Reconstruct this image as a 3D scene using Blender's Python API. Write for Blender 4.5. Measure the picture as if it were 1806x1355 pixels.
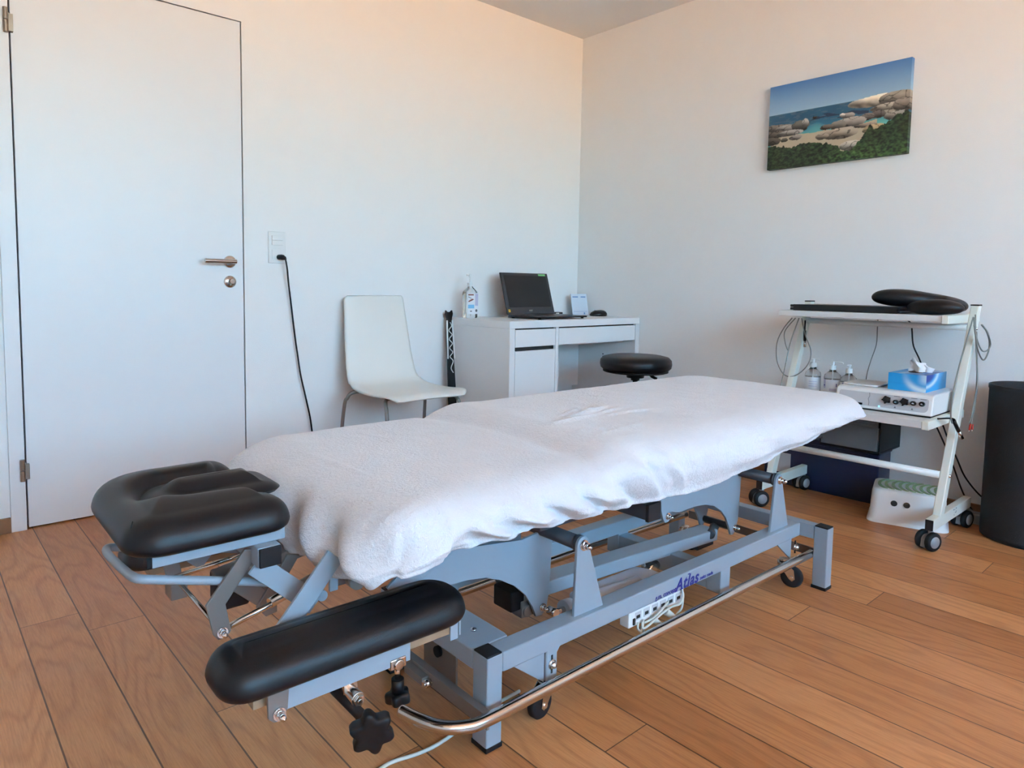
import bpy, bmesh, math, random
import numpy as np
from math import sin, cos, pi, radians, sqrt, atan2
from mathutils import Vector, Matrix, noise

random.seed(7)
for o in list(bpy.data.objects): bpy.data.objects.remove(o)
SC = bpy.context.scene
COL = SC.collection

# ------------------------------------------------------------------ camera
F_PX, YAW, PIT, ROL = 1205.01, 0.7069, 0.0758, 0.0133
CPOS = Vector((-3.3395, -2.9683, 0.9192)); PPX, PPY = -53.29, -80.19
fw = Vector((sin(YAW)*cos(PIT), cos(YAW)*cos(PIT), -sin(PIT)))
rt = Vector((cos(YAW), -sin(YAW), 0)); up = rt.cross(fw)
rt2 = rt*cos(ROL)+up*sin(ROL); up2 = -rt*sin(ROL)+up*cos(ROL)
cd = bpy.data.cameras.new('camera'); cam = bpy.data.objects.new('camera', cd); COL.objects.link(cam)
cd.sensor_width = 36; cd.sensor_fit = 'HORIZONTAL'; cd.lens = F_PX/1806*36
cd.shift_x = -PPX/1806; cd.shift_y = PPY/1806; cd.clip_start = .02
M = Matrix.Identity(4)
for i in range(3):
    M[i][0] = rt2[i]; M[i][1] = up2[i]; M[i][2] = -fw[i]; M[i][3] = CPOS[i]
cam.matrix_world = M
SC.camera = cam

# ------------------------------------------------------------------ view, world, daylight
SC.view_settings.view_transform = 'Standard'; SC.view_settings.look = 'None'
SC.view_settings.gamma = 1; SC.view_settings.use_curve_mapping = False
SC.view_settings.exposure = 0.50
SKY_STRENGTH = 12.6
w = bpy.data.worlds.new('world'); SC.world = w; w.use_nodes = True
nt = w.node_tree; nt.nodes.clear()
wo = nt.nodes.new('ShaderNodeOutputWorld'); bg = nt.nodes.new('ShaderNodeBackground')
tc = nt.nodes.new('ShaderNodeTexCoord'); sx = nt.nodes.new('ShaderNodeSeparateXYZ'); cr = nt.nodes.new('ShaderNodeValToRGB')
mr = nt.nodes.new('ShaderNodeMapRange'); mr.inputs[1].default_value = -1; mr.inputs[2].default_value = 1
nt.links.new(tc.outputs['Generated'], sx.inputs[0]); nt.links.new(sx.outputs[2], mr.inputs[0])
nt.links.new(mr.outputs[0], cr.inputs[0]); nt.links.new(cr.outputs[0], bg.inputs[0]); nt.links.new(bg.outputs[0], wo.inputs[0])
bg.inputs[1].default_value = SKY_STRENGTH
els = [(0.0, (.90,.46,.20)), (.44, (1.08,.58,.28)), (.488, (.70,.66,.46)), (.52, (.44,.80,.98)), (.60, (.34,.74,1.10)), (1.0, (.20,.50,1.0))]
while len(cr.color_ramp.elements) < len(els): cr.color_ramp.elements.new(.5)
for e, (p, c) in zip(cr.color_ramp.elements, els): e.position = p; e.color = (*c, 1)

RX0, RY0, RH = -4.5, -5.6, 2.479          # room: x from RX0 to 0, y from RY0 to 0
WX0, WX1, WZ0, WZ1 = -4.3, -.9, 1.10, 2.42   # daylight opening in the front wall
pd = bpy.data.lights.new('window_portal', 'AREA'); pd.shape = 'RECTANGLE'; pd.size = WX1-WX0; pd.size_y = WZ1-WZ0
pd.cycles.is_portal = True
po = bpy.data.objects.new('window_portal', pd); COL.objects.link(po)
po.location = ((WX0+WX1)/2, RY0-.02, (WZ0+WZ1)/2); po.rotation_euler = (radians(90), 0, 0)

# ------------------------------------------------------------------ material helpers
def nodes(name):
    m = bpy.data.materials.new(name); m.use_nodes = True
    n = m.node_tree; b = n.nodes['Principled BSDF']; return m, n, b
def setp(b, **k):
    al = {'col':'Base Color','rough':'Roughness','metal':'Metallic','spec':'Specular IOR Level','trans':'Transmission Weight',
          'coat':'Coat Weight','coatr':'Coat Roughness','sheen':'Sheen Weight','sheenr':'Sheen Roughness','ior':'IOR','alpha':'Alpha'}
    for a, v in k.items():
        i = b.inputs[al[a]]; i.default_value = (*v, 1) if a == 'col' else v
def lin(*c): return tuple(((x/255)/12.92 if x/255 <= .04045 else ((x/255+.055)/1.055)**2.4) for x in c)
def mat(name, col, rough=.5, bump=0, bscale=200, vary=0, vscale=8, **k):
    m, n, b = nodes(name); setp(b, col=col, rough=rough, **k)
    tcn = n.nodes.new('ShaderNodeTexCoord')
    nz = n.nodes.new('ShaderNodeTexNoise'); nz.inputs['Scale'].default_value = bscale; nz.inputs['Detail'].default_value = 4
    n.links.new(tcn.outputs['Object'], nz.inputs['Vector'])
    if bump:
        bp = n.nodes.new('ShaderNodeBump'); bp.inputs['Strength'].default_value = bump; bp.inputs['Distance'].default_value = .002
        n.links.new(nz.outputs[0], bp.inputs['Height']); n.links.new(bp.outputs[0], b.inputs['Normal'])
    v2 = n.nodes.new('ShaderNodeTexNoise'); v2.inputs['Scale'].default_value = vscale; v2.inputs['Detail'].default_value = 3
    n.links.new(tcn.outputs['Object'], v2.inputs['Vector'])
    mx = n.nodes.new('ShaderNodeMix'); mx.data_type = 'RGBA'; mx.inputs[6].default_value = (*col, 1)
    dk = tuple(c*(1-max(vary,.03)) for c in col); mx.inputs[7].default_value = (*dk, 1)
    n.links.new(v2.outputs[0], mx.inputs[0]); n.links.new(mx.outputs[2], b.inputs['Base Color'])
    return m
MAT = {}
MAT['wall'] = mat('wall_paint', (.84,.84,.83), .9, bump=.25, bscale=260)
MAT['ceil'] = mat('ceiling_paint', (.84,.84,.83), .9, bump=.15, bscale=260)
MAT['door'] = mat('door_lacquer', (.78,.79,.80), .42, bump=.03, bscale=60)
MAT['gap'] = mat('gap_shade_black', (.01,.01,.01), .9)  # black standing in for the shade around the door leaf
MAT['laminate'] = mat('white_laminate', (.80,.80,.80), .38, bump=.02)
MAT['slot'] = mat('dark_slot', (.02,.02,.02), .8)  # black parts and openings; also shade painted into the drawer gaps
MAT['motor'] = mat('pale_blue_plastic', (.62,.70,.80), .4)
MAT['plastic'] = mat('white_plastic', (.78,.79,.78), .35)
MAT['cream'] = mat('cream_plastic', (.78,.775,.73), .36)
MAT['steel'] = mat('brushed_steel', (.60,.57,.53), .17, metal=1, bump=.05, bscale=500)
MAT['chrome'] = mat('chrome', (.78,.78,.78), .12, metal=1)
MAT['hinge'] = mat('hinge_steel', (.32,.27,.22), .35, metal=1)
MAT['paint'] = mat('grey_powder_coat', (.28,.34,.39), .38, bump=.05, bscale=900, spec=.5)
MAT['paint_d'] = mat('dark_grey_metal', (.045,.05,.058), .4, spec=.5)
MAT['bronze'] = mat('grey_steel_lever', (.23,.215,.20), .4, metal=.5, bump=.08, bscale=400)
MAT['vinyl'] = mat('black_vinyl', (.0055,.006,.008), .40, bump=.10, bscale=700, spec=.33)
MAT['blackp'] = mat('black_plastic', (.006,.006,.007), .45, spec=.3)
MAT['blackg'] = mat('glossy_black_plastic', (.01,.01,.012), .2)
MAT['rubber'] = mat('rubber', (.010,.011,.013), .65, spec=.3)
MAT['drum'] = mat('black_drum_felt', (.012,.014,.018), .8, bump=.4, bscale=300)
MAT['wheelg'] = mat('wheel_grey', (.28,.30,.32), .5)
MAT['trolley'] = mat('trolley_cream_paint', (.72,.74,.66), .4)
MAT['shelf'] = mat('trolley_shelf', (.66,.67,.66), .45)
MAT['blue'] = mat('navy_plastic', (.004,.014,.052), .35, bump=.1, bscale=30)
MAT['green'] = mat('sage_rubber', (.30,.42,.22), .6)
MAT['cable'] = mat('grey_cable', (.22,.23,.21), .5)
MAT['cablew'] = mat('white_cable', (.55,.57,.52), .5)
MAT['wood'] = mat('pine_block', (.42,.27,.16), .6, vary=.4, vscale=30)
MAT['oak_trim'] = mat('oak_trim', (.33,.17,.08), .5, vary=.35, vscale=25)
MAT['textblue'] = mat('print_blue', (.012,.02,.22), .5)
MAT['textgrey'] = mat('print_grey', (.12,.13,.14), .5)
MAT['red'] = mat('red_plastic', (.45,.02,.015), .4)
MAT['yellow'] = mat('yellow_plastic', (.75,.45,.03), .4)
MAT['greenst'] = mat('green_sticker', (.20,.62,.22), .5)
MAT['screen'] = mat('laptop_screen', (.012,.012,.013), .3, spec=.4)
MAT['laptop'] = mat('laptop_shell', (.018,.019,.024), .4)
MAT['bezel'] = mat('laptop_bezel', (.045,.045,.05), .45)
MAT['paper'] = mat('tissue_paper', (.85,.87,.88), .9, bump=.3, bscale=100)
MAT['card'] = mat('pale_blue_card', (.62,.70,.80), .5)
MAT['cardblue'] = mat('card_print', (.15,.30,.55), .5)
MAT['greypan'] = mat('device_panel', (.50,.51,.53), .45)
MAT['labelw'] = mat('label_white', (.78,.80,.84), .6)
MAT['labelp'] = mat('label_lilac', (.50,.50,.66), .6)
MAT['labelb'] = mat('label_blue', (.20,.50,.75), .6)
MAT['labelr'] = mat('label_brown', (.22,.07,.05), .6)
MAT['blueled'] = mat('blue_led', (.3,.6,.9), .4)
def led():
    m = MAT['blueled']; b = m.node_tree.nodes['Principled BSDF']
    b.inputs['Emission Color'].default_value = (.25,.6,1,1); b.inputs['Emission Strength'].default_value = 1.2
led()
def glassy(name, col, rough, alpha=None):
    m, n, b = nodes(name); setp(b, col=col, rough=rough, trans=1.0, ior=1.3)
    tcn = n.nodes.new('ShaderNodeTexCoord'); nz = n.nodes.new('ShaderNodeTexNoise'); nz.inputs['Scale'].default_value = 20
    mrn = n.nodes.new('ShaderNodeMapRange'); mrn.inputs[3].default_value = rough*.8; mrn.inputs[4].default_value = rough*1.2
    n.links.new(tcn.outputs['Object'], nz.inputs['Vector']); n.links.new(nz.outputs[0], mrn.inputs[0]); n.links.new(mrn.outputs[0], b.inputs['Roughness'])
    return m
MAT['clear'] = glassy('clear_bottle_plastic', (.93,.95,.96), .08)
MAT['frost'] = glassy('frosted_drawer_plastic', (.62,.68,.72), .30)
MAT['frost'].node_tree.nodes['Principled BSDF'].inputs['Transmission Weight'].default_value = .82
MAT['pane'] = glassy('window_glass', (1,1,1), .0)
MAT['pane'].node_tree.nodes['Principled BSDF'].inputs['IOR'].default_value = 1.01

def towel_mat():
    m, n, b = nodes('white_terry_cloth'); setp(b, rough=.95, sheen=.35, sheenr=.5, spec=.15)
    tcn = n.nodes.new('ShaderNodeTexCoord')
    def nz(s, d=5, r=.6):
        x = n.nodes.new('ShaderNodeTexNoise'); x.inputs['Scale'].default_value = s; x.inputs['Detail'].default_value = d; x.inputs['Roughness'].default_value = r
        n.links.new(tcn.outputs['Object'], x.inputs['Vector']); return x
    a, c, d = nz(130), nz(420, 3), nz(14, 4)
    b1 = n.nodes.new('ShaderNodeBump'); b1.inputs['Strength'].default_value = .55; b1.inputs['Distance'].default_value = .006
    b2 = n.nodes.new('ShaderNodeBump'); b2.inputs['Strength'].default_value = .6; b2.inputs['Distance'].default_value = .002
    n.links.new(a.outputs[0], b1.inputs['Height']); n.links.new(c.outputs[0], b2.inputs['Height'])
    n.links.new(b1.outputs[0], b2.inputs['Normal']); n.links.new(b2.outputs[0], b.inputs['Normal'])
    mx = n.nodes.new('ShaderNodeMix'); mx.data_type = 'RGBA'
    mx.inputs[6].default_value = (.62,.62,.64,1); mx.inputs[7].default_value = (.70,.70,.72,1)
    n.links.new(d.outputs[0], mx.inputs[0]); n.links.new(mx.outputs[2], b.inputs['Base Color'])
    return m
MAT['towel'] = towel_mat()

def floor_mat():
    m, n, b = nodes('oak_floor')
    N = n.nodes.new; L = n.links.new
    tcn = N('ShaderNodeTexCoord'); s = N('ShaderNodeSeparateXYZ'); L(tcn.outputs['Object'], s.inputs[0])
    def ma(op, a, bb=None, c=None):
        x = N('ShaderNodeMath'); x.operation = op
        for i, v in enumerate((a, bb, c)):
            if v is None: continue
            if isinstance(v, (int, float)): x.inputs[i].default_value = v
            else: L(v, x.inputs[i])
        return x.outputs[0]
    W, PL = .13727, 2.0
    px = ma('DIVIDE', ma('ADD', s.outputs[0], 1.482+W*40), W)
    pid = ma('FLOOR', px); fx = ma('FRACT', px)
    wn = N('ShaderNodeTexWhiteNoise'); wn.noise_dimensions = '1D'; L(pid, wn.inputs['W'])
    py = ma('ADD', ma('DIVIDE', s.outputs[1], PL), ma('MULTIPLY', wn.outputs['Value'], 7.3))
    qid = ma('FLOOR', py); fy = ma('FRACT', py)
    cmb = N('ShaderNodeCombineXYZ'); L(pid, cmb.inputs[0]); L(qid, cmb.inputs[1])
    wn2 = N('ShaderNodeTexWhiteNoise'); wn2.noise_dimensions = '2D'; L(cmb.outputs[0], wn2.inputs['Vector'])
    # grain coordinates, shifted per board
    gc = N('ShaderNodeCombineXYZ')
    L(ma('ADD', ma('MULTIPLY', s.outputs[0], 1.0), ma('MULTIPLY', wn2.outputs['Value'], 13)), gc.inputs[0])
    L(ma('ADD', ma('MULTIPLY', s.outputs[1], .16), ma('MULTIPLY', wn.outputs['Value'], 9)), gc.inputs[1])
    warp = N('ShaderNodeTexNoise'); warp.inputs['Scale'].default_value = 5.5; warp.inputs['Detail'].default_value = 2.5; L(gc.outputs[0], warp.inputs['Vector'])
    rings = ma('SINE', ma('MULTIPLY', warp.outputs[0], 95))
    rg = ma('POWER', ma('ADD', ma('MULTIPLY', rings, .5), .5), 3.0)
    fine = N('ShaderNodeTexNoise'); fine.inputs['Scale'].default_value = 1.0; fine.inputs['Detail'].default_value = 6; fine.inputs['Roughness'].default_value = .7
    gf = N('ShaderNodeCombineXYZ'); L(ma('MULTIPLY', s.outputs[0], 330), gf.inputs[0]); L(ma('MULTIPLY', s.outputs[1], 14), gf.inputs[1]); L(gf.outputs[0], fine.inputs['Vector'])
    big = N('ShaderNodeTexNoise'); big.inputs['Scale'].default_value = 2.2; big.inputs['Detail'].default_value = 3; L(gc.outputs[0], big.inputs['Vector'])
    cr1 = N('ShaderNodeValToRGB'); L(ma('ADD', ma('MULTIPLY', wn2.outputs['Value'], .6), ma('MULTIPLY', big.outputs[0], .45)), cr1.inputs[0])
    e = cr1.color_ramp.elements; e[0].position = .1; e[0].color = (.40,.155,.050,1); e[1].position = .9; e[1].color = (.66,.31,.122,1)
    k = e.new(.5); k.color = (.54,.232,.084,1)
    def mixc(fac, a, col, mode='MIX'):
        x = N('ShaderNodeMix'); x.data_type = 'RGBA'; x.blend_type = mode
        L(fac, x.inputs[0]); L(a, x.inputs[6]); x.inputs[7].default_value = (*col, 1); return x.outputs[2]
    c = mixc(ma('MULTIPLY', rg, .34), cr1.outputs[0], (.55,.42,.33), 'MULTIPLY')
    fm = N('ShaderNodeMapRange'); fm.inputs[1].default_value = .42; fm.inputs[2].default_value = .75; L(fine.outputs[0], fm.inputs[0])
    c = mixc(ma('MULTIPLY', fm.outputs[0], .62), c, (.58,.46,.38), 'MULTIPLY')
    # knots and small worm holes
    vo = N('ShaderNodeTexVoronoi'); vo.inputs['Scale'].default_value = 2.6
    gk = N('ShaderNodeCombineXYZ'); L(ma('MULTIPLY', s.outputs[0], 1.9), gk.inputs[0]); L(s.outputs[1], gk.inputs[1]); L(gk.outputs[0], vo.inputs['Vector'])
    kn = N('ShaderNodeMapRange'); kn.inputs[1].default_value = .03; kn.inputs[2].default_value = .018; L(vo.outputs['Distance'], kn.inputs[0])
    c = mixc(kn.outputs[0], c, (.02,.012,.008))
    # seams
    ex = ma('MINIMUM', fx, ma('SUBTRACT', 1, fx)); ey = ma('MINIMUM', fy, ma('SUBTRACT', 1, fy))
    sxm = ma('LESS_THAN', ex, .0125); sym = ma('LESS_THAN', ey, .0006)
    seam = ma('MAXIMUM', sxm, sym)
    c = mixc(ma('MULTIPLY', seam, .82), c, (.05,.022,.01))
    L(c, b.inputs['Base Color'])
    rr = N('ShaderNodeMapRange'); rr.inputs[3].default_value = .30; rr.inputs[4].default_value = .46; L(fine.outputs[0], rr.inputs[0]); L(rr.outputs[0], b.inputs['Roughness'])
    bp = N('ShaderNodeBump'); bp.inputs['Strength'].default_value = .25; bp.inputs['Distance'].default_value = .001
    L(ma('SUBTRACT', ma('MULTIPLY', rg, -.3), ma('MULTIPLY', seam, 2)), bp.inputs['Height']); L(bp.outputs[0], b.inputs['Normal'])
    setp(b, spec=.42)
    return m
MAT['floor'] = floor_mat()

def vcol_mat(name, rough=.5, attr='Col'):
    m, n, b = nodes(name); setp(b, rough=rough)
    a = n.nodes.new('ShaderNodeVertexColor'); a.layer_name = attr; n.links.new(a.outputs[0], b.inputs['Base Color']); return m

# ------------------------------------------------------------------ mesh builder
class MB:
    def __init__(s): s.bm = bmesh.new()
    def box(s, x0, x1, y0, y1, z0, z1, R=None):
        vs = [s.bm.verts.new(Vector((x, y, z)) if R is None else R @ Vector((x, y, z))) for x in (x0, x1) for y in (y0, y1) for z in (z0, z1)]
        for f in ((0,1,3,2), (4,6,7,5), (0,4,5,1), (2,3,7,6), (0,2,6,4), (1,5,7,3)): s.bm.faces.new([vs[i] for i in f])
        return s
    def obox(s, p0, p1, w, h, upv=(0,0,1)):
        """box along p0->p1, width w across (horizontal), h along up"""
        p0, p1 = Vector(p0), Vector(p1); a = (p1-p0).normalized(); u = Vector(upv); c = a.cross(u).normalized(); u = c.cross(a)
        vs = [s.bm.verts.new(p + c*(w/2*i) + u*(h/2*j)) for p in (p0, p1) for i in (-1, 1) for j in (-1, 1)]
        for f in ((0,1,3,2), (4,6,7,5), (0,4,5,1), (2,3,7,6), (0,2,6,4), (1,5,7,3)): s.bm.faces.new([vs[i] for i in f])
        return s
    def cyl(s, p0, p1, r0, r1=None, n=24, caps=True):
        r1 = r0 if r1 is None else r1
        p0, p1 = Vector(p0), Vector(p1); a = (p1-p0).normalized()
        u = a.orthogonal().normalized(); v = a.cross(u)
        A = [s.bm.verts.new(p0+(u*cos(2*pi*i/n)+v*sin(2*pi*i/n))*r0) for i in range(n)]
        B = [s.bm.verts.new(p1+(u*cos(2*pi*i/n)+v*sin(2*pi*i/n))*r1) for i in range(n)]
        for i in range(n):
            f = s.bm.faces.new((A[i], A[(i+1)%n], B[(i+1)%n], B[i])); f.smooth = True
        if caps:
            s.bm.faces.new(A[::-1]); s.bm.faces.new(B)
        return s
    def tube(s, pts, r, n=12, sm=0, closed=False, rs=None):
        pts = [Vector(p) for p in pts]
        if sm: pts = spline(pts, sm, closed)
        rings = []; N_ = len(pts); u = None
        for i, p in enumerate(pts):
            a = pts[min(i+1, N_-1)]-pts[max(i-1, 0)]
            if closed: a = pts[(i+1)%N_]-pts[i-1]
            a.normalize()
            if u is None: u = a.orthogonal().normalized()
            u = (u-a*u.dot(a)).normalized(); v = a.cross(u)
            rr = rs[i] if rs else r
            rings.append([s.bm.verts.new(p+(u*cos(2*pi*k/n)+v*sin(2*pi*k/n))*rr) for k in range(n)])
        for i in range(N_ if closed else N_-1):
            A, B = rings[i], rings[(i+1)%N_]
            for k in range(n):
                f = s.bm.faces.new((A[k], A[(k+1)%n], B[(k+1)%n], B[k])); f.smooth = True
        if not closed: s.bm.faces.new(rings[0][::-1]); s.bm.faces.new(rings[-1])
        return s
    def lathe(s, prof, c=(0,0,0), axis='z', n=40, R=None):
        """prof: list of (radius, height)"""
        rings = []; c = Vector(c)
        for r, h in prof:
            ring = []
            for k in range(n):
                t = 2*pi*k/n; a, b = r*cos(t), r*sin(t)
                p = {'z': Vector((a, b, h)), 'y': Vector((a, h, b)), 'x': Vector((h, a, b))}[axis]
                if R is not None: p = R @ p
                ring.append(s.bm.verts.new(c+p))
            rings.append(ring)
        for A, B in zip(rings, rings[1:]):
            for k in range(n):
                f = s.bm.faces.new((A[k], A[(k+1)%n], B[(k+1)%n], B[k])); f.smooth = True
        if prof[0][0] > 1e-6: s.bm.faces.new(rings[0][::-1])
        if prof[-1][0] > 1e-6: s.bm.faces.new(rings[-1])
        return s
    def prism(s, poly, fn, d0, d1):
        """poly 2D list, fn(a,b,d)->3D ; extrude from d0 to d1"""
        A = [s.bm.verts.new(fn(a, b, d0)) for a, b in poly]; B = [s.bm.verts.new(fn(a, b, d1)) for a, b in poly]
        n = len(poly); s.bm.faces.new(A); s.bm.faces.new(B[::-1])
        for i in range(n): s.bm.faces.new((A[i], B[i], B[(i+1)%n], A[(i+1)%n]))
        return s
    def grid(s, P, closed_u=False, smooth=True):
        V = [[s.bm.verts.new(p) for p in row] for row in P]
        for i in range(len(V)-1):
            m = len(V[i])
            for j in range(m if closed_u else m-1):
                f = s.bm.faces.new((V[i][j], V[i][(j+1)%m], V[i+1][(j+1)%m], V[i+1][j])); f.smooth = smooth
        return V
    def build(s, name, m, parent=None, bevel=0, seg=2, smooth=False, label=None, sub=0):
        bmesh.ops.recalc_face_normals(s.bm, faces=s.bm.faces)
        me = bpy.data.meshes.new(name); s.bm.to_mesh(me); s.bm.free()
        if smooth:
            for p in me.polygons: p.use_smooth = True
        me.materials.append(MAT[m] if isinstance(m, str) else m)
        o = bpy.data.objects.new(name, me); COL.objects.link(o)
        if parent is not None: o.parent = parent
        if bevel:
            b = o.modifiers.new('bevel', 'BEVEL'); b.width = bevel; b.segments = seg; b.limit_method = 'ANGLE'; b.angle_limit = radians(40)
            b.harden_normals = False
            for p in me.polygons: p.use_smooth = True
            md = o.modifiers.new('wn', 'WEIGHTED_NORMAL'); md.keep_sharp = True
        if sub:
            q = o.modifiers.new('sub', 'SUBSURF'); q.levels = sub; q.render_levels = sub
        if label: o['label'] = label
        return o
def spline(pts, k=6, closed=False):
    out = []; n = len(pts)
    rng = range(n if closed else n-1)
    for i in rng:
        g = (lambda j: pts[j % n]) if closed else (lambda j: pts[max(0, min(n-1, j))])
        p0, p1, p2, p3 = g(i-1), g(i), g(i+1), g(i+2)
        for t in range(k):
            t /= k
            out.append(.5*((2*p1)+(p2-p0)*t+(2*p0-5*p1+4*p2-p3)*t*t+(3*p1-p0-3*p2+p3)*t**3))
    if not closed: out.append(pts[-1].copy())
    return out
def empty(name, loc=(0,0,0), rz=0, label=None, cat=None, group=None):
    o = bpy.data.objects.new(name, None); COL.objects.link(o); o.location = loc; o.rotation_euler = (0, 0, rz)
    o.empty_display_size = .05
    return tag(o, label, cat, group)
def tag(o, label=None, cat=None, group=None, kind=None):
    if label: o['label'] = label
    if cat: o['category'] = cat
    if group: o['group'] = group
    if kind: o['kind'] = kind
    return o
def struct(o): o['kind'] = 'structure'; return o
def copy_tree(o, parent=None):
    c = o.copy(); COL.objects.link(c)
    if parent is not None: c.parent = parent
    for ch in list(o.children): copy_tree(ch, c)
    return c
def text_mesh(name, body, size, m, parent, origin, xdir, ydir, shear=0, offset=0, ext=.0003, spacing=1.0):
    cu = bpy.data.curves.new(name, 'FONT'); cu.body = body; cu.size = size; cu.shear = shear; cu.offset = offset; cu.extrude = ext
    cu.space_character = spacing
    t = bpy.data.objects.new(name, cu); COL.objects.link(t)
    dg = bpy.context.evaluated_depsgraph_get(); me = bpy.data.meshes.new_from_object(t.evaluated_get(dg))
    bpy.data.objects.remove(t)
    x = Vector(xdir).normalized(); y = Vector(ydir).normalized(); z = x.cross(y); o_ = Vector(origin)
    for v in me.vertices: v.co = o_ + x*v.co.x + y*v.co.y + z*v.co.z
    me.name = name; me.materials.clear(); me.materials.append(MAT[m])
    o = bpy.data.objects.new(name, me); COL.objects.link(o); o.parent = parent; return o
def smooth01(t): t = max(0, min(1, t)); return t*t*(3-2*t)
def interp(x, tab):
    if x <= tab[0][0]: return tab[0][1]
    for (a, p), (b, q) in zip(tab, tab[1:]):
        if x <= b: return p+(q-p)*smooth01((x-a)/(b-a))*.5+(q-p)*((x-a)/(b-a))*.5
    return tab[-1][1]

# ------------------------------------------------------------------ room shell
T = .12
struct(MB().box(RX0, 0, RY0, T, -T, 0).build('floor', 'floor'))
struct(MB().box(RX0-T, T, RY0-T, T+.02, RH, RH+T).build('ceiling', 'ceil'))
struct(MB().box(0, T, RY0-T, T, -T, RH).build('wall_right', 'wall'))
struct(MB().box(RX0-T, RX0, RY0-T, T, -T, RH).build('wall_left', 'wall'))
# back wall with the door opening
DX0, DX1, DH = -3.006, -2.182, 2.032
b = MB(); b.box(RX0, DX0-.045, 0, T, -T, RH); b.box(DX1+.003, 0, 0, T, -T, RH); b.box(DX0-.045, DX1+.003, 0, T, DH+.003, RH)
struct(b.build('wall_back', 'wall'))
# front wall with window opening
b = MB(); b.box(RX0, WX0, RY0-T, RY0, -T, RH); b.box(WX1, 0, RY0-T, RY0, -T, RH)
b.box(WX0, WX1, RY0-T, RY0, -T, WZ0); b.box(WX0, WX1, RY0-T, RY0, WZ1, RH)
struct(b.build('wall_front', 'wall'))
b = MB()
for x0, x1 in ((WX0, WX0+.06), (WX1-.06, WX1), ((WX0+WX1)/2-.04, (WX0+WX1)/2+.04)): b.box(x0, x1, RY0-.09, RY0-.04, WZ0, WZ1)
for z0, z1 in ((WZ0, WZ0+.06), (WZ1-.06, WZ1)): b.box(WX0, WX1, RY0-.09, RY0-.04, z0, z1)
win = struct(b.build('window_1', 'plastic'))
MB().box(WX0+.05, WX1-.05, RY0-.068, RY0-.062, WZ0+.05, WZ1-.05).build('pane', 'pane', win)
# baseboards
def bb(name, *a): struct(MB().box(*a).build(name, 'oak_trim', bevel=.002))
bb('baseboard_back', DX1+.003, -.001, -.014, 0, 0, .056)
bb('baseboard_back', RX0, DX0-.052, -.014, 0, 0, .056)
bb('baseboard_right', -.014, 0, RY0, -.014, 0, .056)
bb('baseboard_left', RX0, RX0+.014, RY0, -.014, 0, .056)
# door
door = struct(empty('door_1', (DX0, 0, 0)))
L_ = lambda x: x-DX0
MB().box(L_(DX0+.003), L_(DX1-.003), -.001, .04, .006, DH-.002).build('door_leaf', 'door', door, bevel=.0012)
MB().box(L_(DX0-.052), L_(DX0-.0035), -.012, .06, 0, DH+.03).build('door_frame', 'door', door, bevel=.002)
MB().box(L_(DX0-.045), L_(DX1+.003), .045, .10, .0005, DH+.003).build('door_gap_shade', 'gap', door)  # added black backing: colours the door gap as shade, keeps outside light out
for z0, z1 in ((.186, .266), (1.782, 1.866)):
    m = MB(); x = -.012; h = (z1-z0)/2
    m.cyl((x, -.020, z0), (x, -.020, z0+h-.001), .0085); m.cyl((x, -.020, z0+h+.001), (x, -.020, z1), .0085)
    m.box(x-.004, x+.012, -.015, -.012, z0+.006, z1-.014); m.box(x+.002, x+.022, -.020, -.001, z0+.006, z1-.018)
    m.build('hinge', 'hinge', door, bevel=.001)
hx_ = L_(-2.244)
hd = MB(); hd.lathe([(.0, -.0095), (.024, -.0095), (.026, -.007), (.026, -.001), (0, -.001)], (hx_, 0, 1.012), 'y').build('handle_rosette', 'steel', door)
m = MB(); m.cyl((hx_, -.009, 1.012), (hx_, -.05, 1.012), .0095)
m.cyl((hx_+.010, -.055, 1.012), (hx_-.122, -.055, 1.012), .0098); m.build('handle', 'steel', door, bevel=.0012)
ks = MB(); ks.lathe([(0, -.0085), (.024, -.0085), (.026, -.006), (.026, -.001), (0, -.001)], (hx_, 0, .926), 'y')
ks = ks.build('keyhole_rosette', 'steel', door)
m = MB(); m.lathe([(0, -.0105), (.0085, -.0105), (.0085, -.008)], (hx_, 0, .930), 'y'); m.box(hx_-.0035, hx_+.0035, -.0105, -.008, .910, .93)
m.build('lock_cylinder', 'hinge', ks)
m = MB(); m.box(hx_-.001, hx_+.0015, -.030, -.010, .924, .932); m.cyl((hx_, -.03, .928), (hx_, -.034, .928), .010, n=20); m.build('key', 'chrome', ks)

# light switch and socket plate
sp = empty('switch_plate', (-2.03, 0, 1.083), 0, 'white rectangular wall plate with switches and a socket beside the door', 'switch plate')
MB().box(-.041, .041, -.0075, 0, -.071, .071).build('cover', 'plastic', sp, bevel=.003)
MB().box(-.026, .026, -.0125, -.0074, .010, .031).build('switch', 'plastic', sp, bevel=.0015)
MB().box(-.026, .026, -.0125, -.0074, .032, .053).build('switch', 'plastic', sp, bevel=.0015)
MB().box(-.026, .026, -.0115, -.0074, -.053, -.010).build('socket', 'plastic', sp, bevel=.0015)

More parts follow.
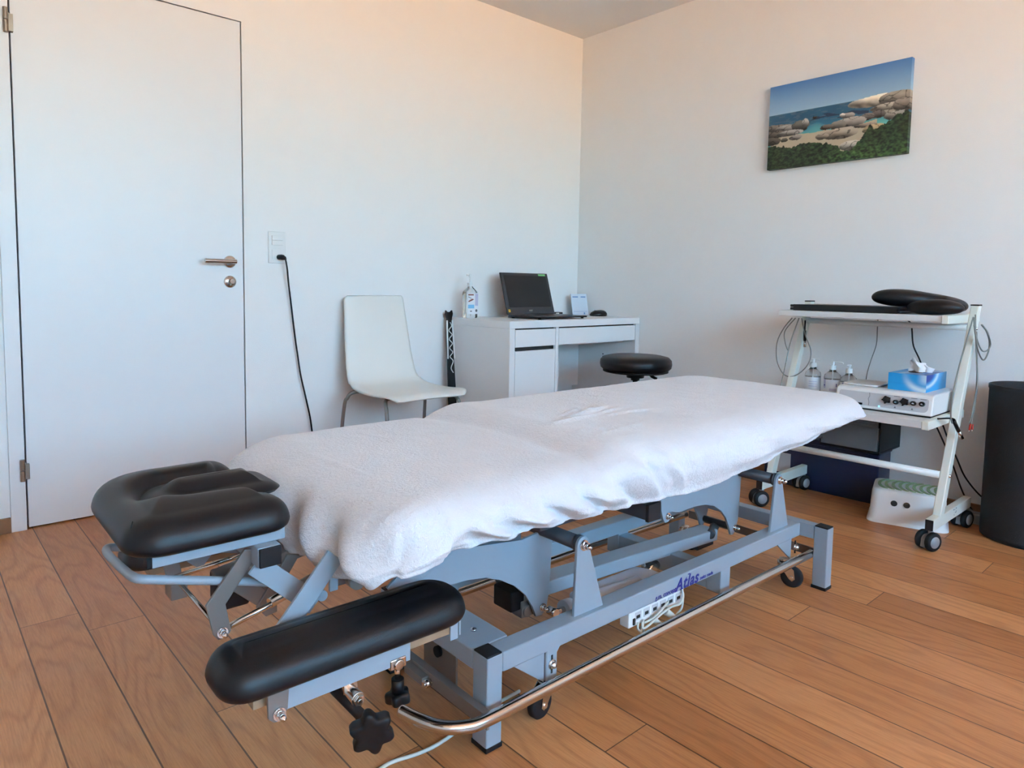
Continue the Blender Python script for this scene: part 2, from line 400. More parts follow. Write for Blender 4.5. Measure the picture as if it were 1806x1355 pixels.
# black power cord down the wall
cord = empty('hanging_power_lead', (-2.025, -.012, 1.04), 0, 'black power cord plugged in the wall plate, hanging to the floor', 'cable')
m = MB(); m.tube([(0, 0, 0), (0, -.014, 0), (.003, -.030, -.001), (.010, -.034, -.004), (.018, -.03, -.010)], .009, n=14, sm=4,
                 rs=[.011]*6+[.0115]*5+[.009]*3+[.006]*3); m.build('plug', 'rubber', cord)
b_ = Vector((-2.025, -.012, 1.04))
P = [(-2.007,-.042,1.03), (-1.998,-.038,.99), (-1.987,-.028,.92), (-1.972,-.022,.82), (-1.957,-.02,.70), (-1.943,-.020,.60), (-1.928,-.02,.50), (-1.905,-.02,.40), (-1.88,-.022,.28), (-1.868,-.026,.15), (-1.872,-.028,.03), (-1.885,-.045,.0045), (-1.93,-.07,.0045)]
MB().tube([Vector(p)-b_ for p in P], .0038, n=10, sm=6).build('cable', 'rubber', cord)

# canvas picture
def paint(u, v):
    """u 0..1 left to right, v 0..1 bottom to top; seaside view with boulders"""
    nz = lambda x, y, s=1, k=0: noise.noise(Vector((x*s, y*s, k*7.3)))
    hor = .655
    if v > hor: 
        t = (v-hor)/(1-hor); a = (.33,.52,.68); c = (.075,.22,.50)
        col = [a[i]*(1-t)+c[i]*t for i in range(3)]
    else:
        t = (hor-v)/hor
        deep = (.028,.11,.19); mid = (.035,.20,.30); shal = (.14,.46,.42)
        k = smooth01((t-.1)/.38)+.25*nz(u, v, 9, 1)
        col = [deep[i]*(1-k)+mid[i]*k for i in range(3)] if k < .55 else [mid[i]*(1-(k-.55)/.45)+shal[i]*((k-.55)/.45) for i in range(3)]
        sp_ = nz(u*1.0, v*4, 18, 2)
        if sp_ > .33 and t < .45: col = [x*.8+.05 for x in col]
        # dark kelp
        if abs(v-.52-.05*nz(u, 0, 8, 3)) < .022 and .28 < u < .74 and nz(u, v*3, 10, 5) > -.12: col = [.022,.045,.09]
    def blob(cx, cy, rx, ry, k):
        a, c = (u-cx)/rx, (v-cy)/ry
        return a*a+c*c+.30*nz(u, v, 9/max(.25, rx*5), k)
    sand = None
    # beach
    if v < .40+.03*sin(u*9)+.03*nz(u, v, 6, 4) and .02 < u < .80 and v < .37+.12*abs(u-.35):
        col = [.50,.43,.31]
    # big pale rock slab on the right
    rocks = [(.80,.61,.20,.062,(.78,.70,.56)), (.93,.60,.13,.075,(.30,.26,.21)), (.88,.52,.13,.045,(.40,.36,.29)), (.965,.52,.07,.07,(.26,.22,.18)),
             (.60,.50,.05,.035,(.30,.28,.25)), (.56,.515,.018,.02,(.6,.57,.5)), (.36,.545,.018,.012,(.08,.08,.08)),
             (.86,.455,.06,.035,(.28,.25,.2)), (.80,.46,.05,.045,(.12,.10,.09)), (.73,.45,.05,.04,(.16,.14,.12)), (.92,.42,.08,.05,(.30,.28,.24)),
             (.62,.42,.11,.06,(.33,.30,.26)), (.53,.41,.06,.05,(.20,.18,.15)), (.45,.41,.05,.03,(.14,.12,.10)), (.55,.315,.13,.065,(.36,.30,.23)), (.42,.31,.05,.035,(.27,.22,.17)),
             (.06,.485,.13,.05,(.16,.14,.12)), (.15,.47,.10,.045,(.30,.28,.25)), (.25,.475,.07,.065,(.13,.12,.10)), (.29,.50,.025,.05,(.40,.38,.34)), (.04,.42,.11,.05,(.12,.10,.08)), (.17,.41,.10,.035,(.32,.30,.27)),
             (.03,.34,.07,.05,(.10,.08,.06)), (.13,.335,.03,.025,(.10,.09,.07)), (.22,.345,.05,.03,(.26,.23,.2)), (.72,.36,.08,.022,(.25,.2,.16)), (.79,.30,.09,.06,(.40,.30,.17)), (.63,.16,.08,.06,(.46,.43,.37))]
    for i, (cx, cy, rx, ry, rc) in enumerate(rocks):
        d = blob(cx, cy, rx, ry, i+10)
        if d < 1:
            hi = .22+1.25*smooth01(.5+(v-cy+.25*(u-cx))/(1.5*ry))+.22*nz(u, v, 26, i)
            if i > 0 and abs(nz(u, v, 15, i+40)) < .05: hi *= .35
            col = [c_*hi for c_ in rc]
    # foliage
    edge = interp(u, [(0,.27),(.2,.25),(.30,.255),(.42,.24),(.52,.19),(.57,.11),(.63,.12),(.69,.20),(.73,.30),(.755,.37),(.78,.31),(.83,.33),(.88,.37),(.94,.43),(1,.46)])
    edge += .030*nz(u, 0, 34, 6)+.02*nz(u, 0, 9, 8)+.018*nz(u, v, 60, 11)
    if v < edge:
        k = .55+1.1*nz(u, v, 30, 7)+.9*nz(u, v, 70, 9)
        k = max(.05, k); g2 = smooth01((.25-v)/.25)*smooth01((u-.35)/.3)
        col = [(.020+.022*g2)*k*1.5+.006, (.040+.055*g2)*k*1.5+.010, (.015+.012*g2)*k*1.4+.007]
    return [max(0, c_) for c_ in col]
pic = empty('canvas_picture', (0, -1.568, 1.715), 0, 'canvas print of a boulder beach on the right wall', 'picture')
def canvas():
    bm = bmesh.new(); NX, NY = 260, 174; hw, hh, dp = .31, .2, .03
    cols = {}; V = []
    for j in range(NY+1):
        row = []
        for i in range(NX+1):
            u, v = i/NX, j/NY
            vert = bm.verts.new((-dp, hw-2*hw*u, -hh+2*hh*v)); cols[vert] = paint(u, v); row.append(vert)
        V.append(row)
    for j in range(NY):
        for i in range(NX): bm.faces.new((V[j][i], V[j][i+1], V[j+1][i+1], V[j+1][i]))
    # wrapped edges
    rim = [V[0][i] for i in range(NX)]+[V[j][NX] for j in range(NY)]+[V[NY][i] for i in range(NX, 0, -1)]+[V[j][0] for j in range(NY, 0, -1)]
    bk = []
    for r in rim:
        q = bm.verts.new((-.001, r.co.y, r.co.z)); cols[q] = cols[r]; bk.append(q)
    for i in range(len(rim)): bm.faces.new((rim[i], bk[i], bk[(i+1)%len(rim)], rim[(i+1)%len(rim)]))
    bm.faces.new(bk)
    bm.verts.index_update(); me = bpy.data.meshes.new('printed_canvas'); 
    lst = [None]*len(bm.verts)
    for v_, c_ in cols.items(): lst[v_.index] = (*c_, 1)
    bmesh.ops.recalc_face_normals(bm, faces=bm.faces)
    bm.to_mesh(me); bm.free()
    ca = me.color_attributes.new('Col', 'FLOAT_COLOR', 'POINT')
    ca.data.foreach_set('color', np.array(lst, dtype=np.float32).ravel())
    me.materials.append(vcol_mat('seaside_print', .55))
    o = bpy.data.objects.new('printed_canvas', me); COL.objects.link(o); o.parent = pic
canvas()
# ================================================================== treatment couch (local frame: x along its length, y across, z up)
CO = Vector((-2.493, -2.007, 0)); CR = radians(-1.0)
couch = empty('treatment_couch', CO, CR, 'grey steel treatment couch with black face rest and armrests under a white cover', 'treatment couch')
XZ = lambda a, b, d: Vector((a, d, b))      # profile in the x-z plane, extruded across
YZ = lambda a, b, d: Vector((d, a, b))
XY = lambda a, b, d: Vector((a, b, d))
ZT, ZB = .194, .152
def side_rail(y0, y1, out):
    """long rail with its fillets, two castor plates and a middle plate; out = +-1 outward direction"""
    m = MB()
    poly = [(0.0405, ZB+.001), (0.0405, ZT), (1.2825, ZT), (1.2825, ZB), (.205, ZB), (.197, ZB-.010), (.197, .085), (.165, .085), (.163, ZB), (.060, ZB)]
    m.prism(poly, XZ, y0, y1)
    return m.build('side_rail', 'paint', couch, bevel=.004)
near = side_rail(0, .046, -1); far = side_rail(.354, .400, 1)
# print on the near rail
for nm, body, size, x, z, sh, of in (('maker_print', 'g.m. concept', .0165, .537, .1575, .15, .0002), ('couch_print', 'Atlas', .044, .620, .1560, .30, .0010), ('origin_print', 'swiss made', .0135, .728, .158, .15, .0002)):
    text_mesh(nm, body, size, 'textblue', near, (x, -.0006, z), (1, 0, 0), (0, 0, 1), shear=sh, offset=of, spacing=1.0 if nm != 'couch_print' else 1.12)
m = MB()   # serifs of the couch name
for x, w_ in ((.6160, .012), (.6395, .013), (.6690, .010)): MB().box(x, x+w_, -.0009, -.0003, .1555, .1578).build('print_serif', 'textblue', near)
m.box(.6735, .682, -.0009, -.0003, .1865, .1888)
m.build('print_serif', 'textblue', near)
# bottom plates (gusset triangles) of the castors and slotted plates
def castor_plate(x, y0):
    g = MB()
    g.prism([(x-.095, ZB+.002), (x-.004, ZB+.002), (x-.004, .086)], XZ, y0+.004, y0+.010)
    g.build('castor_gusset', 'paint', couch, bevel=.001)
    s = MB(); s.box(x+.012, x+.0165, y0-.0012, y0+.002, .102, .142); s.build('castor_slot', 'slot', couch)
    k = MB(); k.lathe([(0, -.012), (.005, -.011), (.008, -.006), (.008, -.001)], (x+.014, y0, .122), 'y', n=20); k.cyl((x+.014, y0-.003, .122), (x+.014, y0, .122), .0105)
    k.build('castor_bolt', 'chrome', couch)
castor_plate(.165, 0); castor_plate(1.24, 0)
# head crossbeam with top plate and legs
m = MB(); m.prism([(0.0, .0455), (.095, .0465), (.098, .06), (.098, .34), (.095, .3535), (0, .3545)], XY, ZB, ZT); m.build('head_crossbeam', 'paint', couch, bevel=.004)
m = MB(); m.box(.005, .012, .045, .36, .150, .153); m.prism([(.14, .152), (.26, .152), (.26, .060), (.14, .060)], YZ, .030, .036)
m.build('crossbeam_flange', 'bronze', couch, bevel=.001)
MB().cyl((.022, .2, .115), (.032, .2, .115), .012).build('flange_boss', 'rubber', couch)
MB().lathe([(0, .0), (.003, .004), (.006, .0045), (.006, 0)], (.05, .105, ZT), 'z', n=16).build('screw', 'chrome', couch)
def leg(x0, x1, y0, y1, cap=True):
    l = MB().box(x0, x1, y0, y1, .006, ZT).build('leg', 'paint', couch, bevel=.003)
    MB().box(x0-.0012, x1+.0012, y0-.0012, y1+.0012, 0, .010).build('foot_cap', 'rubber', l, bevel=.001)
    MB().box(x0+.001, x1-.001, y0+.001, y1-.001, ZT-.001, ZT+.003).build('top_cap', 'rubber', l, bevel=.0015)
leg(0, .040, -.0002, .045); leg(0, .040, .355, .4002)
leg(1.283, 1.323, -.084, -.042); leg(1.283, 1.323, .442, .484)
m = MB(); m.box(1.284, 1.322, -.0415, .4415, ZB, ZT); m.build('foot_crossbeam', 'paint', couch, bevel=.003)
# middle cross panel and its near leg
m = MB(); m.box(.832, .880, .0005, .0455, .088, ZB+.01); m.box(.832, .880, .354, .3995, .088, ZB+.01); m.box(.834, .878, .03, .37, .090, .150)
m.build('middle_crossbeam', 'paint', couch, bevel=.003)
# pivot brackets on the rails
def bracket(x0, x1, apex, y0, y1):
    cx, cz, r = apex[0], apex[1], .019
    arc = [(cx+r*cos(t), cz+r*sin(t)) for t in np.linspace(pi*.97, -.03*pi, 12)]
    m = MB(); m.prism([(x0, ZT-.004)]+arc+[(x1, ZT-.004)], XZ, y0, y1); return m.build('pivot_bracket', 'paint', couch, bevel=.0015)
def dome(x, y, z, out, par=couch, s=1):
    m = MB(); o = out
    m.cyl((x, y, z), (x, y+o*.004*s, z), .012*s); m.cyl((x, y+o*.004*s, z), (x, y+o*.012*s, z), .009*s, n=6)
    m.lathe([(.006*s, 0), (.0065*s, o*.006*s), (.005*s, o*.010*s), (0, o*.013*s)], (x, y+o*.012*s, z), 'y', n=16)
    m.build('pivot_bolt', 'chrome', par)
PV = ((.261, .360, (.286, .352)), (1.119, 1.230, (1.160, .347)))
for x0, x1, ap in PV:
    for y0, y1, o in ((.014, .022, -1), (.378, .386, 1)):
        bracket(x0, x1, ap, y0, y1); dome(ap[0], y0 if o < 0 else y1, ap[1], o)
    m = MB(); m.cyl((ap[0], .022, ap[1]), (ap[0], .378, ap[1]), .0165); m.cyl((ap[0], .024, ap[1]), (ap[0], .032, ap[1]), .019); m.cyl((ap[0], .368, ap[1]), (ap[0], .376, ap[1]), .019)
    m.build('pivot_tube', 'paint_d', couch)
# bell-crank plates
def crank(poly, y, t=.008):
    return MB().prism(poly, XZ, y, y+t).build('lift_arm', 'paint', couch, bevel=.0012)
def arc_pts(cx, cz, rx, rz, a0, a1, n=18): return [(cx+rx*cos(t), cz+rz*sin(t)) for t in np.linspace(a0, a1, n)]
foot_poly = [(1.172, .362), (1.150, .362), (1.128, .342), (1.10, .337), (.79, .348), (.745, .345), (.752, .300), (.762, .272), (.772, .262), (.785, .262), (.795, .270), (.80, .288)] \
    + [(.835, .2785), (.87, .2790), (.92, .2795), (.97, .275), (1.02, .261), (1.06, .238), (1.09, .209), (1.11, .175)] + [(1.122, .148), (1.135, .146), (1.148, .160), (1.160, .19), (1.166, .26)]
head_poly = [(.322, .362), (.30, .362), (.270, .345), (.22, .340), (.06, .36), (-.02, .372), (-.11, .330), (-.108, .318), (.0, .290), (.06, .287), (.11, .279), (.155, .262), (.20, .236), (.235, .204), (.258, .170), (.270, .142), (.290, .140), (.304, .156), (.312, .19), (.316, .26)]
for y in (.142, .250):
    crank(foot_poly, y); crank(head_poly, y)
    o = -1 if y < .2 else 1; yy = y if o < 0 else y+.008
    for x, z in ((.780, .280), (1.140, .168), (.290, .160)): dome(x, yy, z, o, s=.8)
for y_ in (.135, .265): MB().obox((-.10, y_, .330), (.08, y_, .41), .014, .030).build('arm_stay', 'paint', couch, bevel=.002)
for x, z in ((.780, .280), (1.140, .168), (.290, .160)):
    MB().cyl((x, .15, z), (x, .25, z), .010).build('cross_pin', 'paint_d', couch)
# connecting beam between the two lift arms
m = MB(); m.obox((.315, .195, .186), (1.085, .195, .150), .060, .036); m.build('tie_beam', 'paint', couch, bevel=.004)
m = MB(); m.cyl((1.04, .165, .160), (1.17, .225, .150), .014); m.box(1.03, 1.12, .20, .26, .10, .15); m.build('tie_clevis', 'paint_d', couch, bevel=.003)
# lifting motor
mo = MB(); mo.cyl((.345, .115, .150), (.62, .115, .136), .020); mo.cyl((.335, .115, .1505), (.36, .115, .1495), .022); mo = mo.build('lift_motor', 'motor', couch)
m = MB(); m.cyl((.300, .115, .155), (.345, .115, .150), .007); m.cyl((.30, .105, .155), (.30, .13, .155), .010); m.build('push_rod', 'chrome', mo)
m = MB(); m.prism([(.44, .075), (.735, .085), (.735, .150), (.715, .200), (.44, .20)], XY, .095, .135); m.build('motor_housing', 'motor', mo, bevel=.010, seg=3)
m = MB(); m.cyl((.655, .10, .133), (.655, .10, .139), .014); m.build('motor_button', 'cablew', mo, bevel=.001)
m = MB(); m.cyl((.735, .175, .12), (.79, .18, .125), .012); m.cyl((.76, .165, .122), (.76, .20, .122), .016); m.build('motor_clevis', 'steel', mo)
m = MB(); m.box(.215, .258, .17, .235, .155, .205); m.build('motor_cap', 'blackp', mo, bevel=.004)
m = MB(); m.box(.245, .285, .165, .20, .135, .175); m.cyl((.262, .16, .15), (.262, .205, .15), .014); m.build('cap_clevis', 'bronze', mo, bevel=.002)
# upper frame under the mattress
m = MB(); m.box(-.24, 1.27, .02, .05, .44, .475); m.box(-.24, 1.27, .35, .38, .44, .475)
for x in (-.24, .24, .80, 1.24): m.box(x, x+.03, .02, .38, .44, .475)
m.build('upper_frame', 'paint_d', couch, bevel=.002)
m = MB(); m.obox((.22, .10, .395), (1.0, .10, .40), .03, .040); m.obox((.22, .30, .395), (1.0, .30, .40), .03, .040); m.box(.40, .44, -.07, .36, .405, .44); m.build('sub_frame', 'paint_d', couch, bevel=.002)
MB().box(.398, .442, -.075, -.066, .403, .442).build('frame_end_cap', 'rubber', couch, bevel=.001)
m = MB(); m.cyl((.735, .150, .305), (.735, .37, .305), .022); m.cyl((.735, .176, .305), (.735, .184, .305), .025); m.build('torsion_tube', 'paint_d', couch)
for x0_, y0_ in ((.72, .152), (.72, .235), (.40, .152), (.40, .235)): MB().box(x0_, x0_+.03, y0_, y0_+.015, .30 if x0_ > .5 else .38, .45).build('lift_post', 'paint_d', couch, bevel=.002)
# mattress and base board (mostly under the cover)
m = MB(); m.box(.24, 1.36, -.075, .475, .487, .568); m.build('mattress', 'vinyl', couch, bevel=.03, seg=4)
m = MB(); m.box(-.24, .225, -.08, .495, .470, .535); m.build('head_mattress', 'vinyl', couch, bevel=.03, seg=4)
m = MB(); m.box(-.25, 1.27, -.06, .46, .476, .486); m.build('base_board', 'blackp', couch)

# foot-operated lift bar around the base
def bar_pts(side):
    y = -.030 if side < 0 else .430; s = 1 if side < 0 else -1
    hook = [(-.140, y+s*.120, .100), (-.128, y+s*.075, .100), (-.108, y+s*.035, .0995), (-.075, y+s*.010, .098), (-.030, y, .097)]
    if side < 0: return hook+[(.10, y, .098), (.5, y, .100), (.9, y, .101), (1.20, y, .100), (1.305, y, .100)]
    return hook+[(.10, y, .098), (.5, y, .100), (.9, y, .101), (1.305, y, .100)]
MB().tube(bar_pts(-1), .0125, n=20, sm=8).build('foot_bar', 'steel', couch)
MB().tube(bar_pts(1), .0125, n=20, sm=8).build('foot_bar', 'steel', couch)
m = MB(); m.box(-.022, -.016, -.028, .43, .072, .100); m.box(-.022, -.004, -.028, .43, .097, .1005); m.build('bar_crosslink', 'bronze', couch, bevel=.001)
m = MB(); m.box(-.040, -.020, .165, .235, .075, .093); m.build('crosslink_sleeve', 'bronze', couch, bevel=.002)
m = MB(); m.cyl((-.024, .158, .083), (-.038, .158, .083), .009, n=6); m.cyl((-.038, .158, .083), (-.042, .158, .083), .006); m.build('crosslink_bolt', 'chrome', couch)
m = MB(); m.box(1.325, 1.329, -.028, .43, .082, .110); m.build('bar_crosslink', 'bronze', couch, bevel=.001)

# castors
def castor(x, y, rz, parent=couch):
    c = MB(); R = Matrix.Translation((x, y, 0)) @ Matrix.Rotation(rz, 4, 'Z')
    f = lambda a, b, z: R @ Vector((a, b, z))
    for s in (-1, 1):
        poly = [(-.034, .030), (-.026, .022), (-.017, .028), (-.006, .044), (.014, .058), (.018, .071), (-.014, .071), (-.030, .058)]
        c.prism(poly, lambda a, b, d: f(a, d, b), s*.0135-.0012, s*.0135+.0012)
    c.cyl(f(0, 0, .068), f(0, 0, .077), .020, n=24); c.cyl(f(0, 0, .077), f(0, 0, .086), .014, n=24)
    fk = c.build('castor_fork', 'steel', parent)
    wv = MB(); wv.lathe([(.022, -.010), (.029, -.010), (.0325, -.006), (.0325, .006), (.029, .010), (.022, .010)], f(-.024, 0, .0328), 'y', n=32, R=Matrix.Rotation(rz, 3, 'Z'))
    wv = wv.build('castor_wheel', 'rubber', fk)
    MB().lathe([(0, -.0095), (.0225, -.0095), (.0225, .0098), (0, .0098)], f(-.024, 0, .0328), 'y', n=28, R=Matrix.Rotation(rz, 3, 'Z')).build('castor_hub', 'wheelg', wv)
    MB().cyl(f(-.024, -.018, .0328), f(-.024, .018, .0328), .006, n=12).build('castor_axle', 'chrome', fk)
castor(.188, .022, .12); castor(1.228, .02, 1.9); castor(.185, .38, .5); castor(1.232, .38, 2.5)

# ---- cushions
def cushion(name, outline, z0, z1, m, parent, edge=.03, crown=.008, fn=None, nr=30, bulge=.006, tilt=None, spine=None):
    """outline: closed list of 2D points (ccw); bottom z0, top z1; rounded rim; fn(x,y)->dz on the top"""
    n = len(outline); O = [Vector((p[0], p[1], 0)) for p in outline]
    nrm = []
    for i in range(n):
        t = (O[(i+1)%n]-O[i-1]).normalized(); nrm.append(Vector((t.y, -t.x, 0)))
    sx0, sx1, sy = spine
    rows = []
    def inner(i, d, k):
        p = O[i]-nrm[i]*d; q = Vector((max(sx0, min(sx1, p.x)), sy, 0)); return p.lerp(q, k)
    for k in np.linspace(1, 0, nr):   # top centre to rim
        rows.append([Vector((*inner(i, edge, k).xy, z1+crown*(1-(1-k)**2.2))) for i in range(n)])
    h = z1-z0; er = min(edge, h*.62)
    for a in np.linspace(0, pi/2, 9)[1:]:
        rows.append([Vector((*(O[i]-nrm[i]*(edge*(1-sin(a)))).xy, z1-er*(1-cos(a)))) for i in range(n)])
    b_ = z0+.012
    rows.append([Vector((*(O[i]+nrm[i]*bulge*.5).xy, (z1-er+b_)/2)) for i in range(n)])
    for a in np.linspace(0, pi/2, 5):
        rows.append([Vector((*(O[i]-nrm[i]*(.012*(1-cos(a)))).xy, b_-.012*sin(a))) for i in range(n)])
    rows.append([Vector((*inner(i, .012, 1).xy, z0)) for i in range(n)])
    if fn:
        for r in rows[:nr+8]:
            for p in r: p.z += fn(p.x, p.y)
    if tilt: rows = [[tilt(p) for p in r] for r in rows]
    mb = MB(); mb.grid(rows, closed_u=True); bmesh.ops.remove_doubles(mb.bm, verts=mb.bm.verts, dist=2e-5); o = mb.build(name, m, parent); q = o.modifiers.new('smooth', 'SMOOTH'); q.factor = .5; q.iterations = 10; return o
def rrect(x0, x1, y0, y1, rs, n=10):
    """rs: radii for corners (x1,y1),(x0,y1),(x0,y0),(x1,y0); ccw"""
    out = []
    for (cx, cy, a0, r) in ((x1, y1, 0, rs[0]), (x0, y1, pi/2, rs[1]), (x0, y0, pi, rs[2]), (x1, y0, 1.5*pi, rs[3])):
        ox = cx-r if a0 in (0, 1.5*pi) else cx+r; oy = cy-r if a0 in (0, pi/2) else cy+r
        for t in np.linspace(0, pi/2, n): out.append((ox+r*cos(a0+t), oy+r*sin(a0+t)))
    return out
def resample(pts, n):
    P_ = [Vector(p) for p in pts]; L = [0]
    for i in range(len(P_)): L.append(L[-1]+(P_[(i+1)%len(P_)]-P_[i]).length)
    out = []; j = 0
    for k in range(n):
        s = L[-1]*k/n
        while L[j+1] < s: j += 1
        t = (s-L[j])/max(1e-9, L[j+1]-L[j]); out.append(P_[j].lerp(P_[(j+1)%len(P_)], t))
    return out
# face rest
def stad(x, y):
    """signed distance to the slot outline (inside negative)"""
    hw = .068+.010*smooth01((x+.50)/.12); x0 = -.500
    dx = min(0, x-x0)
    return sqrt(dx*dx+(y-.203)**2)-hw
def fr(x, y):
    d = stad(x, y); g = -.028*math.exp(-(max(0, d)/.011)**1.05) if d > 0 else -.028
    return g*1
HT = lambda p: p
pad = cushion('face_rest', resample(rrect(-.622, -.376, .025, .378, (.045, .10, .055, .045)), 220), .528, .582, 'vinyl', couch, edge=.040, crown=.020, fn=fr, nr=60, spine=(-.51, -.47, .2))
ins = rrect(-.564, -.350, .203-.068, .203+.068, (.034, .066, .066, .034), 12)
cushion('face_insert', resample(ins, 120), .556, .577, 'vinyl', couch, edge=.031, crown=.017, nr=20, spine=(-.50, -.41, .203))
m = MB(); m.tube([(-.606, .072, .579), (-.612, .068, .560), (-.613, .068, .54)], .0011, n=6, sm=4); m.build('seam', 'blackp', pad)
# arm pads
for y0, y1 in ((-.128, -.004), (.404, .528)):
    r = .058
    cushion('arm_pad', resample(rrect(-.546, -.128, y0, y1, (r, .048, .040, r)), 160), .364, .414, 'vinyl', couch, edge=.034, crown=.008, nr=20, spine=(-.50, -.19, (y0+y1)/2))
    s = 1 if y0 < 0 else -1; yo = y0 if y0 < 0 else y1
    m = MB(); m.box(-.473, -.250, *sorted((yo+s*.022, yo+s*.026)), .328, .364); m.box(-.473, -.250, *sorted((yo+s*.022, yo+s*.075)), .360, .364); m.build('arm_rail', 'paint', couch, bevel=.001)
    m = MB(); m.box(-.50, -.145, *sorted((yo+s*.030, yo+s*.080)), .340, .363); m.build('arm_board', 'wood', couch, bevel=.001)
    m = MB(); m.box(-.168, -.152, *sorted((yo+s*.026, yo+s*.030)), .330, .363); m.box(-.150, -.146, *sorted((yo+s*.026, yo+s*.075)), .334, .363); m.build('arm_bracket', 'paint', couch, bevel=.001)
    m = MB(); m.prism([(-.485, .362), (-.454, .362), (-.456, .334), (-.464, .320), (-.476, .320), (-.484, .328)], XZ, *sorted((yo+s*.016, yo+s*.0215))); m.build('arm_lever', 'bronze', couch, bevel=.001)
    dome(-.469, yo+s*.016, .331, -s, s=.75)
# clamps and star knobs under the near arm pad
y = -.106
m = MB(); m.box(-.288, -.258, y-.002, y+.030, .322, .340); m.cyl((-.273, y-.006, .330), (-.273, y+.02, .330), .009); m.build('clamp_bracket', 'steel', couch, bevel=.003)
m = MB(); m.cyl((-.352, -.122, .310), (-.352, -.06, .310), .011); m.cyl((-.352, -.127, .310), (-.352, -.122, .310), .009, n=6); m.cyl((-.352, -.129, .310), (-.352, -.127, .310), .004); m.box(-.364, -.340, -.10, -.06, .310, .334)
m.build('clamp_bracket', 'steel', couch, bevel=.001)
def star(name, c, axis, R, depth, lobes, parent):
    prof = [(1+.16*cos(lobes*t)) for t in np.linspace(0, 2*pi, 96, endpoint=False)]
    a = Vector(axis).normalized(); u = a.orthogonal().normalized(); v = a.cross(u); c = Vector(c); rows = []
    for k, h in ((.02, depth*.98), (.55, depth*.98), (.60, depth*1.0), (.86, depth), (.95, depth*.93), (1, depth*.80), (1, depth*.2), (.93, 0), (.02, 0)):
        rows.append([c+a*h+(u*cos(2*pi*i/96)+v*sin(2*pi*i/96))*(R/1.16*k*(prof[i]*(1 if k > .5 else 0)+(1 if k <= .5 else 0))) for i in range(96)])
    mb = MB(); mb.grid(rows, closed_u=True); return mb.build(name, 'blackp', parent)
k1 = star('star_knob', (-.352, -.158, .288), (-.42, -1, -.10), .033, .020, 6, couch)
MB().cyl((-.372, -.03, .318), (-.352, -.150, .290), .0085).build('knob_spindle', 'blackp', k1)
k2 = star('star_knob', (-.266, y+.012, .276), (.05, -.1, -1), .021, .016, 5, couch)
m = MB(); m.cyl((-.266, y+.012, .276), (-.266, y+.012, .298), .010); m.build('knob_neck', 'blackp', k2)
MB().cyl((-.266, y+.012, .298), (-.268, y+.012, .325), .0045).build('knob_stud', 'chrome', k2)

# ---- head-section mechanism
for y0_ in (.058, .322): MB().box(-.585, -.385, y0_, y0_+.020, .508, .528).build('face_rest_rail', 'paint', couch, bevel=.0015)
MB().box(-.592, -.585, .058, .078, .510, .527).build('rail_cap', 'rubber', couch)
m = MB(); m.box(-.437, -.400, .040, .360, .476, .508); m.build('head_crossblock', 'paint', couch, bevel=.002)
for y in (.0345, .360): MB().box(-.436, -.401, y, y+.0055, .477, .507).build('block_cap', 'rubber', couch, bevel=.001)
# U shaped tube handle
ut = [(-.345, .085, .408), (-.43, .085, .438), (-.56, .085, .476), (-.592, .090, .484), (-.600, .115, .482), (-.600, .20, .470), (-.600, .29, .462), (-.592, .315, .462), (-.56, .320, .452), (-.43, .320, .420), (-.36, .32, .400)]
MB().tube(ut, .0068, n=14, sm=5).build('tube_handle', 'paint', couch)
# flat stays
for s, y in ((1, .055), (-1, .345)):
    o = -s
    m = MB(); m.obox((-.436, y, .478), (-.335, y, .384), .006, .034, (1, 0, 1)); m.build('stay', 'paint', couch, bevel=.001)
    y2 = .004 if s > 0 else .396
    m = MB(); m.obox((-.324, y2, .482), (-.430, y2, .362), .006, .034, (1, 0, -1)); m.build('hanger', 'paint', couch, bevel=.001)
    y3 = .072 if s > 0 else .328
    m = MB(); m.prism([(-.447, .500), (-.420, .495), (-.478, .420), (-.470, .375), (-.478, .366), (-.490, .366), (-.497, .375), (-.508, .425)], XZ, y3-.003, y3+.003); m.build('lever', 'bronze', couch, bevel=.001)
    dome(-.484, y3-s*.003, .377, o, s=.7)
    m = MB(); m.prism([(-.372, .355), (-.392, .352), (-.408, .372), (-.352, .452), (-.330, .446), (-.372, .385)], XZ, y3+s*.055-.003, y3+s*.055+.003); m.build('lever', 'bronze', couch, bevel=.001)
    m = MB(); m.box(-.30, -.285, y3-.003, y3+.003, .39, .44); m.cyl((-.322, y3-.02, .395), (-.322, y3+.008, .395), .009); m.build('hanger_pin', 'paint', couch)
m = MB(); m.cyl((-.484, .075, .377), (-.30, .10, .405), .0048); m.cyl((-.40, .088, .392), (-.30, .105, .411), .0085); m.build('adjust_spindle', 'steel', couch)
m = MB(); m.cyl((-.484, .325, .377), (-.30, .30, .405), .0048); m.cyl((-.484, .07, .377), (-.484, .33, .377), .004); m.build('adjust_spindle', 'steel', couch)
m = MB(); m.obox((-.45, .2, .405), (-.24, .2, .44), .05, .022); m.obox((-.42, .178, .40), (-.36, .178, .345), .004, .03); m.obox((-.42, .222, .40), (-.36, .222, .345), .004, .03)
MB().box(-.49, -.46, .33, .37, .33, .36).build('clamp_block', 'bronze', couch, bevel=.002)
m.build('mechanism_bracket', 'bronze', couch, bevel=.002)
m = MB(); m.box(-.44, -.39, .20, .27, .345, .40); m.build('release_catch', 'blackp', couch, bevel=.006)
m = MB(); m.cyl((-.255, .06, .405), (-.255, .34, .405), .013); m.cyl((-.255, .09, .405), (-.255, .10, .405), .017); m.cyl((-.255, .05, .405), (-.255, .07, .405), .017); m.box(-.275, -.235, .112, .118, .375, .44)
m.build('hinge_tube', 'bronze', couch)
